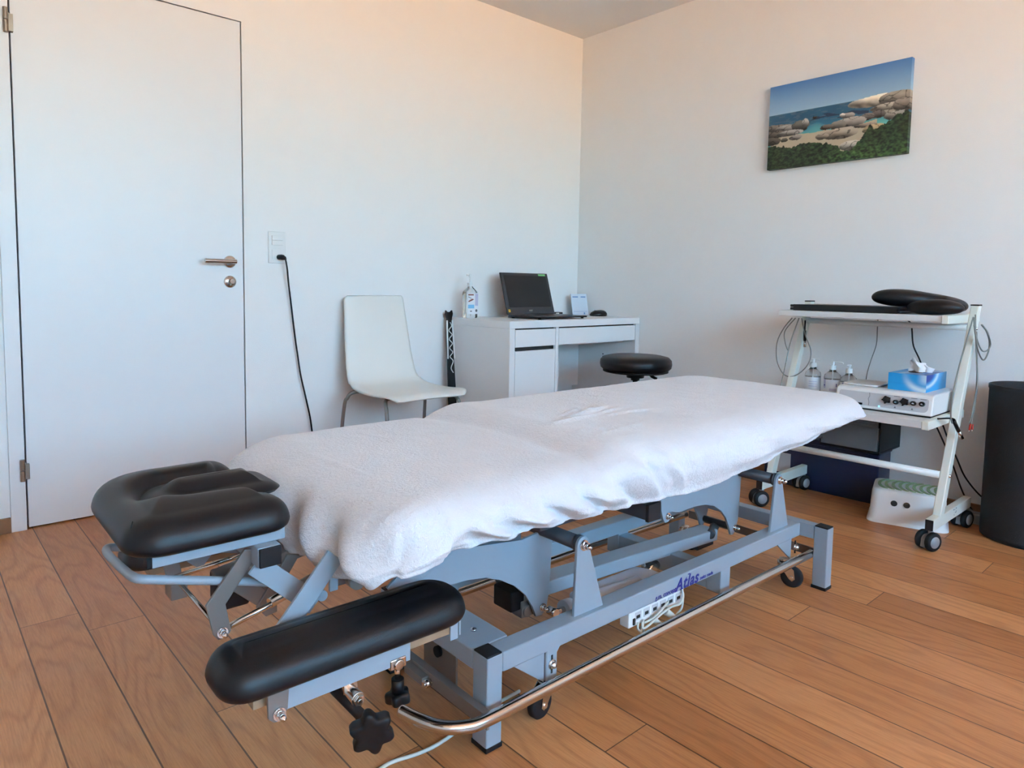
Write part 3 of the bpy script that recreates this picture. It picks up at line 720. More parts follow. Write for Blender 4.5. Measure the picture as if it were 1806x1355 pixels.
m = MB(); m.box(-.29, -.26, .03, .37, .445, .470); m.build('head_frame', 'bronze', couch, bevel=.002)
for y_ in (.03, .364): MB().prism([(-.21, .385), (-.13, .30), (-.09, .33), (-.16, .42)], XZ, y_, y_+.006).build('side_strap', 'paint', couch, bevel=.001)

# ---- white fitted cover
cover = empty('fitted_towel_cover', CO, CR, 'white terry towelling cover stretched over the couch, hanging with gathered folds', 'towel cover')
def towel():
    base = rrect(-.312, 1.452, -.132, .532, (.105, .075, .065, .12), 16)
    base = [(x-.030*smooth01((y+.02)/.25)*smooth01((-.1-x)/.2), y) for x, y in base]
    O = resample(base, 760); n = len(O); nrm = []
    for i in range(n):
        t = (O[(i+1)%n]-O[i-1]).normalized(); nrm.append(Vector((t.y, -t.x)))
    nearhem = [(-.31, .474), (-.26, .480), (-.18, .490), (.03, .488), (.24, .480), (.52, .466), (.74, .476), (1.04, .498), (1.25, .520), (1.38, .538), (1.46, .545)]
    headhem = [(-.13, .468), (-.10, .455), (0, .436), (.10, .430), (.26, .440), (.40, .455), (.53, .480)]
    def hem(p):
        if p.x < -.27 and p.y > -.10: 
            return interp(p.y, headhem)
        if p.y < .1: return interp(p.x, nearhem)
        if p.x > 1.3: return .545
        return .49
    # smooth hem values around
    hv = [hem(p) for p in O]
    for _ in range(6): hv = [(hv[i-1]+hv[i]*2+hv[(i+1)%n])/4 for i in range(n)]
    arc = 0; rows = []
    def ztop(x, y):
        z = .577+(.6-.577)*smooth01((x-.17)/.13)
        z -= .026*smooth01((-.18-x)/.15)**1.5; z += .004*math.exp(-((x-.30)/.06)**2)-.006*math.exp(-((x-.20-.02*sin(y*7))/.022)**2)
        return z
    cre = [((.343,.371),(.404,.349),.006,.003),((.30,.13),(.47,.165),.009,.007),((.387,.167),(.60,.225),.009,.010),((.40,.200),(.52,.245),.007,.006),((.485,.165),(.66,.195),.006,.006),((.50,.14),(.68,.125),.006,.006),
           ((.50,.22),(.63,.245),.006,.006),((.24,.05),(.40,.03),.008,.003),((.30,-.01),(.52,.03),.010,.0035),((-.232,.333),(-.21,.09),.004,.0025),((-.05,.40),(-.03,.33),.006,.0012),((.60,.02),(.72,.01),.012,.002)]
    def bumps(x, y):
        z = 0
        for (a, b, w_, h) in cre:
            ax, ay = a; bx, by = b; dx, dy = bx-ax, by-ay; L2 = dx*dx+dy*dy
            t = ((x-ax)*dx+(y-ay)*dy)/L2; tc = max(0, min(1, t)); d2 = (x-ax-dx*tc)**2+(y-ay-dy*tc)**2
            z += h*math.exp(-d2/(w_*w_))*(1-.6*abs(2*tc-1))
        return z+.0022*noise.noise(Vector((x*5, y*5, 1)))+.0009*noise.noise(Vector((x*28, y*28, 3)))
    def side(i, s):
        """outward displacement on the drop; s = 0 (rim) .. 1 (hem)"""
        p = O[i]; x, y = p.x, p.y; d = 0
        if y < .05 and x > -.28:     # near side
            ph = x-s*.125+.012*noise.noise(Vector((x*9, s*3, 5)))
            am = smooth01((x+.22)/.12)*(1-smooth01((x-.26)/.26)); g = smooth01(s/.55)
            am *= 1.0
            wv = sin(2*pi*ph/.100+2.2*noise.noise(Vector((x*6, 0, 2)))); d += .019*am*g*(wv*.8+.2*sin(2*pi*ph/.047+1))*(1-.55*smooth01((s-.75)/.25))
            ph2 = x+s*.10; d += .011*smooth01((-.08-x)/.12)*sin(2*pi*ph2/.21+.6)*smooth01(s/.4)
            d += .004*smooth01((x-.5)/.3)*sin(2*pi*(x-s*.3)/.23)*smooth01(s/.4)
        if x < -.20 and y < .50:
            ph = y+s*.07+.5*max(0, x+.3); d += .014*sin(2*pi*ph/.135+2.4)*smooth01(s/.35)*(1-smooth01((y-.3)/.12))
        d += .004*noise.noise(Vector((x*8, y*8, s*2+3)))*smooth01(s/.3)+.0015*noise.noise(Vector((x*30, y*30, s*9)))
        tuck = -.010-.012*smooth01((x-.5)/.5) if y < .3 else -.02
        d += tuck*smooth01((s-.6)/.4)
        d += .010*sin(pi*min(1, s*1.1))
        return d
    K = 46
    def Ri(i):
        p = O[i]; return .050+.040*smooth01((.12-p.y)/.12)*(1-.6*smooth01((p.x-1.1)/.3))*smooth01((p.x+.22)/.15)
    Rs = [Ri(i) for i in range(n)]
    for _ in range(12): Rs = [(Rs[i-1]+Rs[i]*2+Rs[(i+1)%n])/4 for i in range(n)]
    def inner(i, k):
        p = O[i]-nrm[i]*Rs[i]; q = Vector((max(.05, min(1.10, p.x)), .2)); return p.lerp(q, k)
    for k in np.linspace(1, 0, K):
        row = []
        for i in range(n):
            p = inner(i, k); row.append(Vector((p.x, p.y, ztop(p.x, p.y)+bumps(p.x, p.y)*1.0)))
        rows.append(row)
    for a in np.linspace(0, pi/2, 11)[1:]:
        row = []
        for i in range(n):
            hr = .050+.012*smooth01((-O[i].x-.22)/.08)
            p = O[i]-nrm[i]*(Rs[i]*(1-sin(a))-side(i, .36*(a/(pi/2))**1.3)); row.append(Vector((p.x, p.y, ztop(p.x, p.y)-hr*(1-cos(a))+bumps(p.x, p.y)*cos(a))))
        rows.append(row)
    last = rows[-1]
    for s in np.linspace(0, 1, 26)[1:]:
        row = []
        for i in range(n):
            z0 = last[i].z; h = hv[i]
            h += .0035*noise.noise(Vector((O[i].x*22, O[i].y*22, 0)))+.002*noise.noise(Vector((O[i].x*60, O[i].y*60, 4)))
            z = z0+(h-z0)*s; q = O[i]+nrm[i]*side(i, .36+.64*s); row.append(Vector((q.x, q.y, z)))
        rows.append(row)
    # rolled hem turning under and inside
    for dd, dz in ((-.003, -.0022), (-.008, -.002), (-.0115, .002), (-.012, .012), (-.020, .022)):
        rows.append([Vector((rows[K+9+25][i].x-nrm[i].x*-dd, rows[K+9+25][i].y-nrm[i].y*-dd, rows[K+9+25][i].z+dz)) for i in range(n)])
    mb = MB(); mb.grid(rows, closed_u=True); bmesh.ops.remove_doubles(mb.bm, verts=mb.bm.verts, dist=2e-5); return mb.build('cover_cloth', 'towel', cover)
towel()

# ---- mains socket strip clipped below the rail with its leads
ps = empty('power_strip', CO, CR, 'white multi-socket strip with cables clipped beneath the couch rail', 'power strip')
m = MB(); m.box(.452, .672, .012, .040, .106, .150); m.build('strip_body', 'plastic', ps, bevel=.003)
for k in range(6):
    x = .487+k*.033; s_ = MB(); s_.box(x-.012, x+.012, .0108, .0118, .120, .140); s_ = s_.build('socket', 'greypan', ps, bevel=.001)
    m = MB(); m.box(x-.008, x+.006, .0102, .0110, .124, .132); m.build('socket_pins', 'slot', s_)
m = MB(); m.box(.466, .474, .0085, .0118, .112, .128); m.build('rocker_switch', 'slot', ps, bevel=.001)
for x, z in ((.545, .100), (.600, .103)):
    m = MB(); m.cyl((x-.014, .004, z+.012), (x+.012, -.006, z-.010), .010, .0065); m.build('plug', 'cablew', ps, bevel=.001)
for P in ([(.500,.006,.118),(.488,-.004,.098),(.500,-.012,.080),(.530,-.014,.074),(.556,-.012,.086),(.545,-.008,.100)],
          [(.492,.004,.114),(.484,-.006,.106),(.500,-.010,.110),(.555,-.008,.122),(.600,-.004,.124),(.640,-.002,.120),(.662,.004,.136),(.664,.02,.155)],
          [(.498,.002,.112),(.53,-.004,.118),(.575,.0,.130),(.60,.006,.134)],
          [(.612,-.006,.096),(.640,-.006,.108),(.655,.0,.128),(.662,.008,.152)], [(.480,.006,.116),(.472,.0,.106),(.480,-.004,.098),(.490,.004,.104)]):
    MB().tube([Vector(p) for p in P], .0028, n=8, sm=7).build('cable', 'cablew', ps)
fc = empty('floor_cable', (-2.50, -1.93, 0), 0, 'pale grey cable lying on the oak floor beside the couch leg', 'cable')
P = [(-2.30,-1.90,.0042),(-2.42,-1.905,.0042),(-2.508,-1.922,.0042),(-2.56,-1.928,.0042),(-2.60,-1.925,.0042),(-2.666,-1.913,.0042),(-2.72,-1.94,.0042),(-2.80,-2.02,.0042)]
MB().tube([Vector(p)-Vector((-2.50, -1.93, 0)) for p in P], .0036, n=10, sm=8).build('cable', 'cablew', fc)
# ================================================================== desk in the corner
desk = empty('desk', (-1.05, -.01, 0), 0, 'white laminate desk with two drawers and a cupboard in the room corner', 'desk')
# local: x 0..1.05, y -.49..0
DW, DD, DZ = 1.046, .49, .75
MB().box(0, DW, -DD, 0, .713, DZ).build('desk_top', 'laminate', desk, bevel=.0015)
MB().box(0, .036, -DD, 0, 0, .7125).build('side_panel', 'laminate', desk, bevel=.001)
MB().box(DW-.036, DW, -DD, 0, 0, .7125).build('side_panel', 'laminate', desk, bevel=.001)
MB().box(.330, .352, -DD, -.01, 0, .7125).build('side_panel', 'laminate', desk, bevel=.001)
MB().box(.037, .329, -.02, -.005, .05, .712).build('back_panel', 'laminate', desk)
MB().box(.353, DW-.037, -.05, -.035, .30, .712).build('back_panel', 'laminate', desk)
MB().box(.353, DW-.037, -.40, -.05, .602, .614).build('drawer_tray', 'laminate', desk)
MB().box(.037, .329, -DD+.004, -.03, .05, .07).build('bottom_shelf', 'laminate', desk)
MB().box(.353, .43, -.13, -.115, .10, .585).build('cable_panel', 'laminate', desk)
MB().box(.040, .328, -DD+.001, -.44, .618, .7055).build('drawer', 'laminate', desk, bevel=.0012)
MB().box(.356, DW-.040, -DD+.001, -.44, .618, .7055).build('drawer', 'laminate', desk, bevel=.0012)
MB().box(.0365, .3295, -.474, -.468, .58, .7128).build('drawer_gap_shade', 'slot', desk)  # dark plate just behind the front, shade between drawer and panels as colour
MB().box(.3525, DW-.0365, -.474, -.468, .63, .7128).build('drawer_gap_shade', 'slot', desk)  # same painted shade strip for the wide drawer
MB().box(.040, .328, -DD+.001, -DD+.018, .07, .598).build('cupboard_door', 'laminate', desk, bevel=.0012)
m = MB(); 
for z in (.50, .515): m.cyl((DW-.0365, -.25, z), (DW-.0375, -.25, z), .004, n=10)
m.cyl((.60, -.0505, .593), (.60, -.0515, .56), .004, n=10); m.build('screw_hole', 'slot', desk)

# ---- sanitiser bottle
def pump_bottle(name, loc, label, h_body, r, sq, kind, group=None):
    t = empty(name, loc, 0, label, 'bottle', group)
    if sq:
        m = MB(); pr_ = rrect(-r, r, -r*.62, r*.62, (.014,)*4, 6)
        rows = []
        for k, z in ((.9, 0), (1, .004), (1, h_body*.80), (.93, h_body*.86), (.62, h_body*.94), (.34, h_body), (.30, h_body+.006)):
            rows.append([Vector((x*k, y*(k if k > .7 else max(k, .45)), z)) for x, y in pr_])
        V = m.grid(rows, closed_u=True); m.bm.faces.new(V[0]); m.bm.faces.new(V[-1]); m.build('bottle_body', 'clear', t)
    else:
        MB().lathe([(r*.9, 0), (r, .005), (r, h_body*.74), (r*.93, h_body*.84), (r*.62, h_body*.94), (r*.40, h_body), (r*.40, h_body+.008)], n=36).build('bottle_body', 'clear', t)
    return t
sb = pump_bottle('sanitiser_bottle', (-.998, -.125, .7505), 'clear square pump bottle of hand sanitiser on the left end of the desk', .165, .040, True, 0)
m = MB(); m.cyl((0, 0, .169), (0, 0, .190), .0155); m.cyl((0, 0, .190), (0, 0, .222), .0055); m.cyl((0, 0, .222), (0, 0, .236), .010); m.tube([(0, 0, .231), (-.018, -.008, .233), (-.034, -.014, .229)], .0045, n=10); m.build('pump', 'plastic', sb, bevel=.001)
lb = MB(); lb.box(-.038, .0385, -.0262, -.0252, .022, .134); lb = lb.build('label', 'labelw', sb)
def patch(mn, x0, x1, z0, z1, y=-.0264, nm='label_print', par=lb): MB().box(x0, x1, y-.0004, y, z0, z1).build(nm, mn, par)
patch('labelr', -.034, .004, .121, .128); patch('labelb', -.034, .008, .052, .072); patch('labelp', .014, .034, .066, .130)
m = MB(); m.prism([(-.034, .090), (-.030, .086), (-.006, .094), (.006, .100), (-.004, .104), (-.016, .100)], XZ, -.0268, -.0264); m.build('label_print', 'labelr', lb)
m = MB(); m.prism([(-.034, .112), (-.012, .104), (-.010, .106), (-.032, .116)], XZ, -.0268, -.0264); m.build('label_print', 'bronze', lb)
m = MB(); m.lathe([(.0055, -.0268), (.0075, -.0268), (.0075, -.0264), (.0055, -.0264)], (.023, 0, .040), 'y', n=16); m.cyl((.023, -.0268, .04), (.023, -.0264, .04), .0025); m.box(-.02, -.008, -.0268, -.0264, .034, .040); m.build('label_print', 'textgrey', lb)
MB().cyl((0, 0, .012), (0, 0, .16), .0022, n=8).build('dip_tube', 'plastic', sb)

# ---- laptop
lt = empty('laptop', (-.792, -.205, .7505), 0, 'open black laptop computer standing on the white desk', 'laptop')
m = MB(); m.prism([(0, 0), (0, .015), (-.245, .012), (-.245, .004)], lambda a, b, d: Vector((d, a, b+.003)), 0, .375); m.build('laptop_base', 'laptop', lt, bevel=.003)
m = MB(); m.box(.02, .355, -.16, -.03, .0175, .0182); m.box(.13, .24, -.235, -.17, .0165, .0172); m.build('keyboard', 'screen', lt)
m = MB(); m.box(-.0005, .001, -.10, -.07, .010, .016); m.box(-.0005, .001, -.125, -.11, .010, .016); m.build('side_port', 'bezel', lt)
for x, y in ((.02, -.02), (.355, -.02), (.02, -.225), (.355, -.225)): MB().cyl((x, y, 0), (x, y, .0075), .008, n=12).build('foot', 'rubber', lt)
tilt = Matrix.Translation((0, .002, .018)) @ Matrix.Rotation(radians(-17), 4, 'X')
tf = lambda a, b, d: tilt @ Vector((a, d, b))
sd = MB(); sd.prism([(0, 0), (.375, 0), (.375, .243), (0, .243)], tf, 0, .008); sd = sd.build('lid', 'laptop', lt, bevel=.003)
m = MB(); m.prism([(.004, .005), (.371, .005), (.371, .239), (.004, .239)], tf, -.0015, 0); m.build('bezel', 'bezel', sd)
m = MB(); m.prism([(.022, .040), (.353, .040), (.353, .226), (.022, .226)], tf, -.0021, -.0015); m.build('screen', 'screen', sd)
m = MB(); m.prism([(.296, .226), (.352, .226), (.352, .237), (.296, .237)], tf, -.0024, -.0015); m.build('green_sticker', 'greenst', sd)
m = MB(); m.prism([(.010, .012), (.024, .012), (.024, .028), (.010, .028)], tf, -.0024, -.0015); m.build('small_sticker', 'yellow', sd)
text_mesh('laptop_logo', 'acer', .016, 'steel', sd, tilt @ Vector((.168, -.0022, .016)), tilt.to_3x3() @ Vector((1, 0, 0)), tilt.to_3x3() @ Vector((0, 0, 1)), offset=.0004)
# ---- mouse, card, adapter
mo_ = empty('computer_mouse', (-.112, -.275, .7505), radians(150), 'black wireless computer mouse beside the laptop on the desk', 'mouse')
mb = MB(); rows = []
for k, z in ((.90, 0), (1.0, .006), (.98, .014), (.86, .024), (.62, .032), (.30, .036), (.02, .0365)):
    rows.append([Vector((.053*k*cos(t)*(1+.04*cos(2*t)), .031*k*sin(t), z+.004*k*(-cos(t))*(1 if z > .01 else 0))) for t in np.linspace(0, 2*pi, 40, endpoint=False)])
V = mb.grid(rows, closed_u=True); mb.bm.faces.new(V[0]); mb.bm.faces.new(V[-1]); mb.build('mouse_body', 'blackg', mo_)
m = MB(); m.cyl((.022, -.004, .031), (.022, .004, .031), .006, n=16); m.build('scroll_wheel', 'wheelg', mo_)
cdv = empty('card_stand', (-.085, -.115, .7505), radians(-16), 'small pale blue printed card leaning against the corner wall', 'card')
tl = Matrix.Rotation(radians(-14), 4, 'X'); tf2 = lambda a, b, d: tl @ Vector((a, d, b))
m = MB(); m.prism([(-.06, .0), (.055, .0), (.055, .135), (-.06, .135)], tf2, 0, .004); cp = m.build('card_panel', 'card', cdv)
m = MB(); m.prism([(-.05, .112), (-.01, .112), (-.01, .119), (-.05, .119)], tf2, -.0006, 0); m.prism([(.01, .112), (.045, .112), (.045, .119), (.01, .119)], tf2, -.0006, 0)
m.prism([(-.052, .022), (.048, .022), (.048, .0235), (-.052, .0235)], tf2, -.0006, 0); m.prism([(.020, .004), (.030, .004), (.030, .016), (.020, .016)], tf2, -.0006, 0); m.build('card_print', 'cardblue', cp)
ad = empty('laptop_adapter', (-.34, -.12, .7505), 0, 'small black adapter with white tag behind the laptop on desk', 'adapter')
MB().box(-.05, .06, -.02, .02, 0, .022).build('adapter_body', 'blackp', ad, bevel=.004)
MB().box(0, .025, -.0215, -.019, .004, .018).build('white_tag', 'plastic', ad)
MB().tube([Vector(p) for p in ((-.05, 0, .012), (-.075, 0, .028), (-.10, .01, .045), (-.115, .01, .02), (-.11, -.03, .006))], .003, n=8, sm=5).build('lead', 'blackp', ad)

# ================================================================== white chair
ch = empty('chair', (-1.548, -.32, 0), 0, 'white moulded shell chair with grey metal legs by the wall', 'chair')
def shell():
    # centre line (y, z, half width) from top of the back down over the bend to the front edge; the chair faces -y
    cl = [(.262, .868, .152), (.262, .865, .158), (.259, .852, .168), (.250, .80, .172), (.238, .73, .177), (.226, .66, .182), (.214, .60, .186), (.202, .55, .190), (.190, .51, .193), (.174, .478, .196), (.150, .455, .200), (.118, .442, .204),
          (.07, .436, .208), (.01, .433, .212), (-.06, .433, .216), (-.12, .437, .218), (-.165, .440, .216), (-.195, .438, .210), (-.212, .430, .198), (-.220, .420, .184)]
    C3 = spline([Vector((a, b, c)) for a, b, c in cl], 4); N_ = len(C3); nu = 28
    def pt(i, u, off):
        c = C3[i]; a = C3[min(N_-1, i+1)]-C3[max(0, i-1)]; t = Vector((a.x, a.y)).normalized(); nn = Vector((-t.y, t.x))  # normal in y-z
        dish = .012*(u*u)*(1 if i > 8 else i/8); 
        edge = -.010*max(0, abs(u)-.8)/.2*(1 if c.y < .46 else 0)
        return Vector((c.z*u, c.x+nn.x*(off+dish+edge), c.y+nn.y*(off+dish+edge)))
    us = np.linspace(-1, 1, nu)
    loop = []
    for i in range(N_):
        loop.append([pt(i, u, .0045) for u in us]+[pt(i, u, -.0045) for u in us[::-1]])
    m = MB(); V = m.grid(loop, closed_u=True); m.bm.faces.new(V[0]); m.bm.faces.new(V[-1][::-1]); return m.build('seat_shell', 'cream', ch)
shell()
for s in (-1, 1):
    P = [(s*.10, .12, .424), (s*.165, .125, .424), (s*.205, .135, .418), (s*.222, .145, .395), (s*.232, .160, .34), (s*.245, .20, .006)]
    MB().tube([Vector(p) for p in P], .0085, n=14, sm=5).build('leg', 'bronze', ch)
    P = [(s*.08, -.10, .421), (s*.15, -.11, .421), (s*.183, -.125, .416), (s*.197, -.145, .395), (s*.203, -.165, .34), (s*.214, -.215, .006)]
    MB().tube([Vector(p) for p in P], .0085, n=14, sm=5).build('leg', 'bronze', ch)
    MB().tube([(s*.09, .12, .424), (s*.085, .0, .424), (s*.09, -.10, .421)], .0085, n=12).build('seat_rail', 'bronze', ch)
MB().box(-.03, .03, .05, .09, .418, .426).build('mount_pad', 'blackp', ch, bevel=.002)

# ---- laced black strap board leaning between chair and desk
st = empty('laced_board', (-1.105, -.12, 0), 0, 'tall narrow black board with white zigzag lacing leaning beside the desk', 'board')
ft = lambda a, b, d: Vector((a+.045*b, .115*b/.79*1.0-.030+d, b))
m = MB(); m.prism([(-.030, .004), (.030, .004), (.022, .45), (.016, .66), (.018, .745), (.026, .770), (.022, .790), (.010, .780), (-.008, .780), (-.020, .790), (-.024, .770), (-.016, .745), (-.018, .66), (-.024, .45)], ft, 0, .012)
m.build('board', 'blackp', st, bevel=.002)
for s in (-1, 1):
    m = MB(); m.prism([(s*.0255, .53), (s*.019, .53), (s*.0135, .735), (s*.021, .735)], ft, -.003, .003); m.build('side_strip', 'plastic', st, bevel=.001)
Z_ = [(0, .725)]+[((-1)**k*.010, .705-k*.0235) for k in range(9)]+[(-.006, .480), (.008, .455)]
MB().tube([ft(a, b, -.003) for a, b in Z_], .0026, n=8, sm=4).build('lacing', 'plastic', st)

# ================================================================== round stool
so = empty('round_stool', (-.385, -.765, 0), 0, 'black round swivel stool in front of the desk', 'stool')
m = MB(); m.lathe([(.001, .488), (.12, .488), (.168, .492), (.183, .505), (.187, .525), (.184, .545), (.170, .560), (.14, .567), (.09, .569), (.001, .568)], n=64); m.build('seat', 'vinyl', so)
m = MB(); m.lathe([(.16, .480), (.17, .483), (.17, .490), (.16, .490)], n=48); m.lathe([(.045, .45), (.05, .48), (.05, .49)], n=24); m.build('seat_plate', 'blackp', so)
m = MB(); m.cyl((0, 0, .30), (0, 0, .46), .014); m.cyl((0, 0, .12), (0, 0, .32), .025); m.build('gas_lift', 'chrome', so)
m = MB(); m.cyl((0, 0, .435), (0, 0, .488), .022, .030); m.build('lift_collar', 'blackp', so)
m = MB(); m.tube([(.02, 0, .478), (.06, -.03, .470), (.085, -.045, .452)], .004, n=8); m.cyl((.08, -.042, .457), (.105, -.06, .441), .008); m.build('lift_lever', 'blackp', so)
for k in range(5):
    a = 2*pi*k/5+.3; c_, s_ = cos(a), sin(a)
    MB().obox((0, 0, .105), (c_*.26, s_*.26, .075), .035, .022).build('base_leg', 'chrome', so, bevel=.004)
    w_ = MB(); R3 = Matrix.Rotation(a+.6, 3, 'Z')
    for yy in (-.016, .016): w_.lathe([(.0, yy-.009), (.022, yy-.009), (.025, yy-.006), (.025, yy+.006), (.022, yy+.009), (0, yy+.009)], (c_*.25, s_*.25, .0255), 'y', n=24, R=R3)
    w_.cyl((c_*.25, s_*.25, .03), (c_*.25, s_*.25, .07), .006); w_.build('castor', 'rubber', so)

# ================================================================== trolley
tr = empty('equipment_trolley', (-.35, -1.89, 0), 0, 'cream metal equipment trolley with two shelves on castors by the right wall', 'trolley')
TO = Vector((-.35, -1.89, 0)); tl_ = lambda x, y, z: Vector((x, y, z))-TO
def tbox(x0, x1, y0, y1, z0, z1, nm, mt, bv=.002, par=tr, lab=None):
    return MB().box(x0-TO.x, x1-TO.x, y0-TO.y, y1-TO.y, z0, z1).build(nm, mt, par, bevel=bv, label=lab)
for y0, y1 in ((-2.215, -2.188), (-1.583, -1.556)):
    m = MB(); f = lambda a, b, d: Vector((a-TO.x, d-TO.y, b))
    m.prism([(-.578, .072), (-.132, .072), (-.132, .114), (-.462, .114), (-.168, .872), (-.205, .872), (-.506, .114), (-.578, .114)], f, y0, y1); m.build('side_frame', 'trolley', tr, bevel=.003)
    tbox(-.582, -.577, y0+.001, y1-.001, .074, .112, 'end_cap', 'rubber', .001)
    tbox(-.206, -.167, y0-.001, y1+.001, .871, .876, 'end_cap', 'rubber', .001)
    ym = (y0+y1)/2
    for x, rz in ((-.555, -.40 if ym < -2 else -.55), (-.165, -.25)):
        R3 = Matrix.Rotation(rz, 3, 'Z'); c = tl_(x, ym, 0); R4 = Matrix.Translation(c) @ Matrix.Rotation(rz, 4, 'Z')
        m = MB(); m.cyl(c+Vector((0, 0, .048)), c+Vector((0, 0, .074)), .009)
        m.prism([(-.038+.0, .012), (-.034, .042), (-.012, .058), (.010, .056), (.012, .044), (-.004, .044), (-.010, .012)], lambda a, b, d: R4 @ Vector((a, d, b)), -.009, .009)
        hd_ = m.build('castor', 'wheelg', tr, bevel=.002)
        for yy in (-.019, .019):
            w_ = MB(); w_.lathe([(.018, yy-.009), (.030, yy-.009), (.034, yy-.005), (.034, yy+.005), (.030, yy+.009), (.018, yy+.009)], R4 @ Vector((-.012, 0, .0345)), 'y', n=36, R=R3); w_ = w_.build('castor_wheel', 'rubber', hd_)
            w_ = MB(); w_.lathe([(0, yy-.0095), (.021, yy-.0095), (.021, yy+.0095), (0, yy+.0095)], R4 @ Vector((-.012, 0, .0345)), 'y', n=30, R=R3); w_.build('castor_hub', 'wheelg', hd_)
tbox(-.45, -.07, -2.186, -1.556, .812, .836, 'shelf', 'shelf')
tbox(-.46, -.07, -2.188, -2.165, .806, .838, 'shelf_end', 'trolley', .003)
tbox(-.60, -.19, -2.186, -1.585, .438, .464, 'shelf', 'shelf')
tbox(-.602, -.19, -2.187, -2.164, .434, .466, 'shelf_end', 'trolley', .003)
m = MB(); m.cyl(tl_(-.235, -1.583, .787), tl_(-.235, -2.188, .787), .0115); m.build('cross_bar', 'cream', tr)
m = MB(); m.cyl(tl_(-.445, -1.583, .250), tl_(-.445, -2.188, .250), .0135); m.build('cross_bar', 'cream', tr)
for x, z in ((-.225, .785), (-.435, .25)):
    m = MB(); m.lathe([(0, -.006), (.005, -.005), (.007, 0), (.007, .001)], tl_(x, -2.2155, z), 'y', n=16); m.build('frame_bolt', 'chrome', tr)
for dx, dz, w_, h_ in ((0, .026, .008, .004), (.014, .025, .006, .003), (.030, .027, .010, .004), (.012, .004, .003, .006), (.034, .012, .003, .008), (.022, .013, .010, .002)):
    q = tl_(-.36+dx, -2.2155, .079+dz); MB().box(q.x, q.x+w_, q.y-.0003, q.y, q.z, q.z+h_).build('frame_mark', 'textgrey', tr)

# ---- boards and horseshoe cushion on the top shelf
bd = empty('folded_boards', (-.27, -1.83, .8365), 0, 'flat black folded board lying on the top trolley shelf', 'board')
for k in range(2): MB().box(-.16, .10, -.19, .235, .002+k*.0125, .0125+k*.0125).build('board_leaf', 'blackp', bd, bevel=.002)
MB().box(-.161, -.158, -.18, .22, .0, .026).build('hinge_strip', 'rubber', bd)
cs = empty('horseshoe_cushion', (-.30, -2.05, .8405), 0, 'black vinyl horseshoe face cushion lying on the folded board', 'cushion')
def hs(pts4, name):
    pts = [Vector((p[0], p[1], p[2])) for p in pts4]; rs = [p[3] for p in pts4]; rows = []; n = 26
    for i, p in enumerate(pts):
        a = (pts[min(i+1, len(pts)-1)]-pts[max(0, i-1)]).normalized(); side_ = a.cross(Vector((0, 0, 1))).normalized(); u = side_.cross(a)
        rows.append([p+side_*(cos(2*pi*k/n)*rs[i]*1.35)+u*(sin(2*pi*k/n)*rs[i]*1.02) for k in range(n)])
    m = MB(); V = m.grid(rows, closed_u=True); m.bm.faces.new(V[0]); m.bm.faces.new(V[-1]); return m.build(name, 'vinyl', cs, sub=1)
def spl4(ctl, k=7):
    A = spline([Vector(p) for p, r in ctl], k); B = spline([Vector((r, 0, 0)) for p, r in ctl], k); return [(a.x, a.y, a.z, b.x) for a, b in zip(A, B)]
hs(spl4([((-.08, -.158, .022), .008), ((-.09, -.145, .023), .020), ((-.10, -.10, .026), .028), ((-.10, -.04, .024), .027), ((-.085, .0, .022), .020), ((-.08, .02, .021), .008)]), 'cushion_arm')
hs(spl4([((-.06, .155, .060), .008), ((-.06, .14, .059), .022), ((-.05, .10, .058), .032), ((-.03, .04, .055), .034), ((.0, -.02, .048), .030), ((.02, -.08, .040), .026), ((-.02, -.13, .030), .022), ((-.06, -.145, .025), .012)]), 'cushion_arm')

# ---- therapy device
dv = empty('therapy_device', (-.35, -2.0, .4645), 0, 'white electrotherapy device with five black knobs on the middle trolley shelf', 'device')
dl = lambda x, y, z: Vector((x+.35, y+2.0, z-.4645))
m = MB(); fy = lambda a, b, d: dl(a, d, b)
m.prism([(-.515, .470), (-.22, .470), (-.22, .548), (-.480, .548), (-.500, .541)], fy, -2.170, -1.832); m.build('device_body', 'plastic', dv, bevel=.006, seg=3)
m = MB(); m.prism([(-.51, .4648), (-.225, .4648), (-.225, .471), (-.51, .471)], fy, -2.165, -1.837); m.build('device_base', 'slot', dv)
pp = lambda a, b, d: dl(-.5145+(b-.470)*.205-d, a, b)
m = MB(); m.prism(rrect(-2.157, -1.845, .482, .532, (.008, .008, .018, .030), 6), pp, .0002, .0022); fp = m.build('front_panel', 'greypan', dv, bevel=.0006)
for y, z, r in ((-2.018, .513, .0125), (-2.050, .508, .009), (-2.078, .513, .0125), (-2.108, .511, .009), (-2.136, .512, .0095)):
    q = pp(y, z, .002); kn = MB(); kn.cyl(q, q+Vector((-.012, 0, .002)), r, r*.9, n=24)
    if r > .01:
        for t in range(5): a = 2*pi*t/5; kn.cyl(q+Vector((0, cos(a)*r, sin(a)*r)), q+Vector((-.011, cos(a)*r, sin(a)*r)), .003, n=8)
    kn = kn.build('knob', 'blackg', fp)
    if r < .01: MB().lathe([(0, -.0125), (.004, -.0125), (.004, -.0118), (0, -.0118)], q, 'x', n=14).build('knob_cap', 'wheelg', kn)
q = pp(-1.994, .485, .0022); MB().cyl(q, q+Vector((-.001, 0, 0)), .0035, n=12).build('indicator_light', 'blueled', fp)
q = pp(-1.926, .487, .002); MB().box(q.x-.006, q.x, q.y-.009, q.y+.009, q.z-.004, q.z+.004).build('power_switch', 'blackg', fp, bevel=.001)
m = MB()
for y, z in ((-2.048, .489), (-2.105, .490)): m.prism([(y-.004, z-.003), (y+.004, z-.003), (y, z+.004)], pp, .0022, .0026)
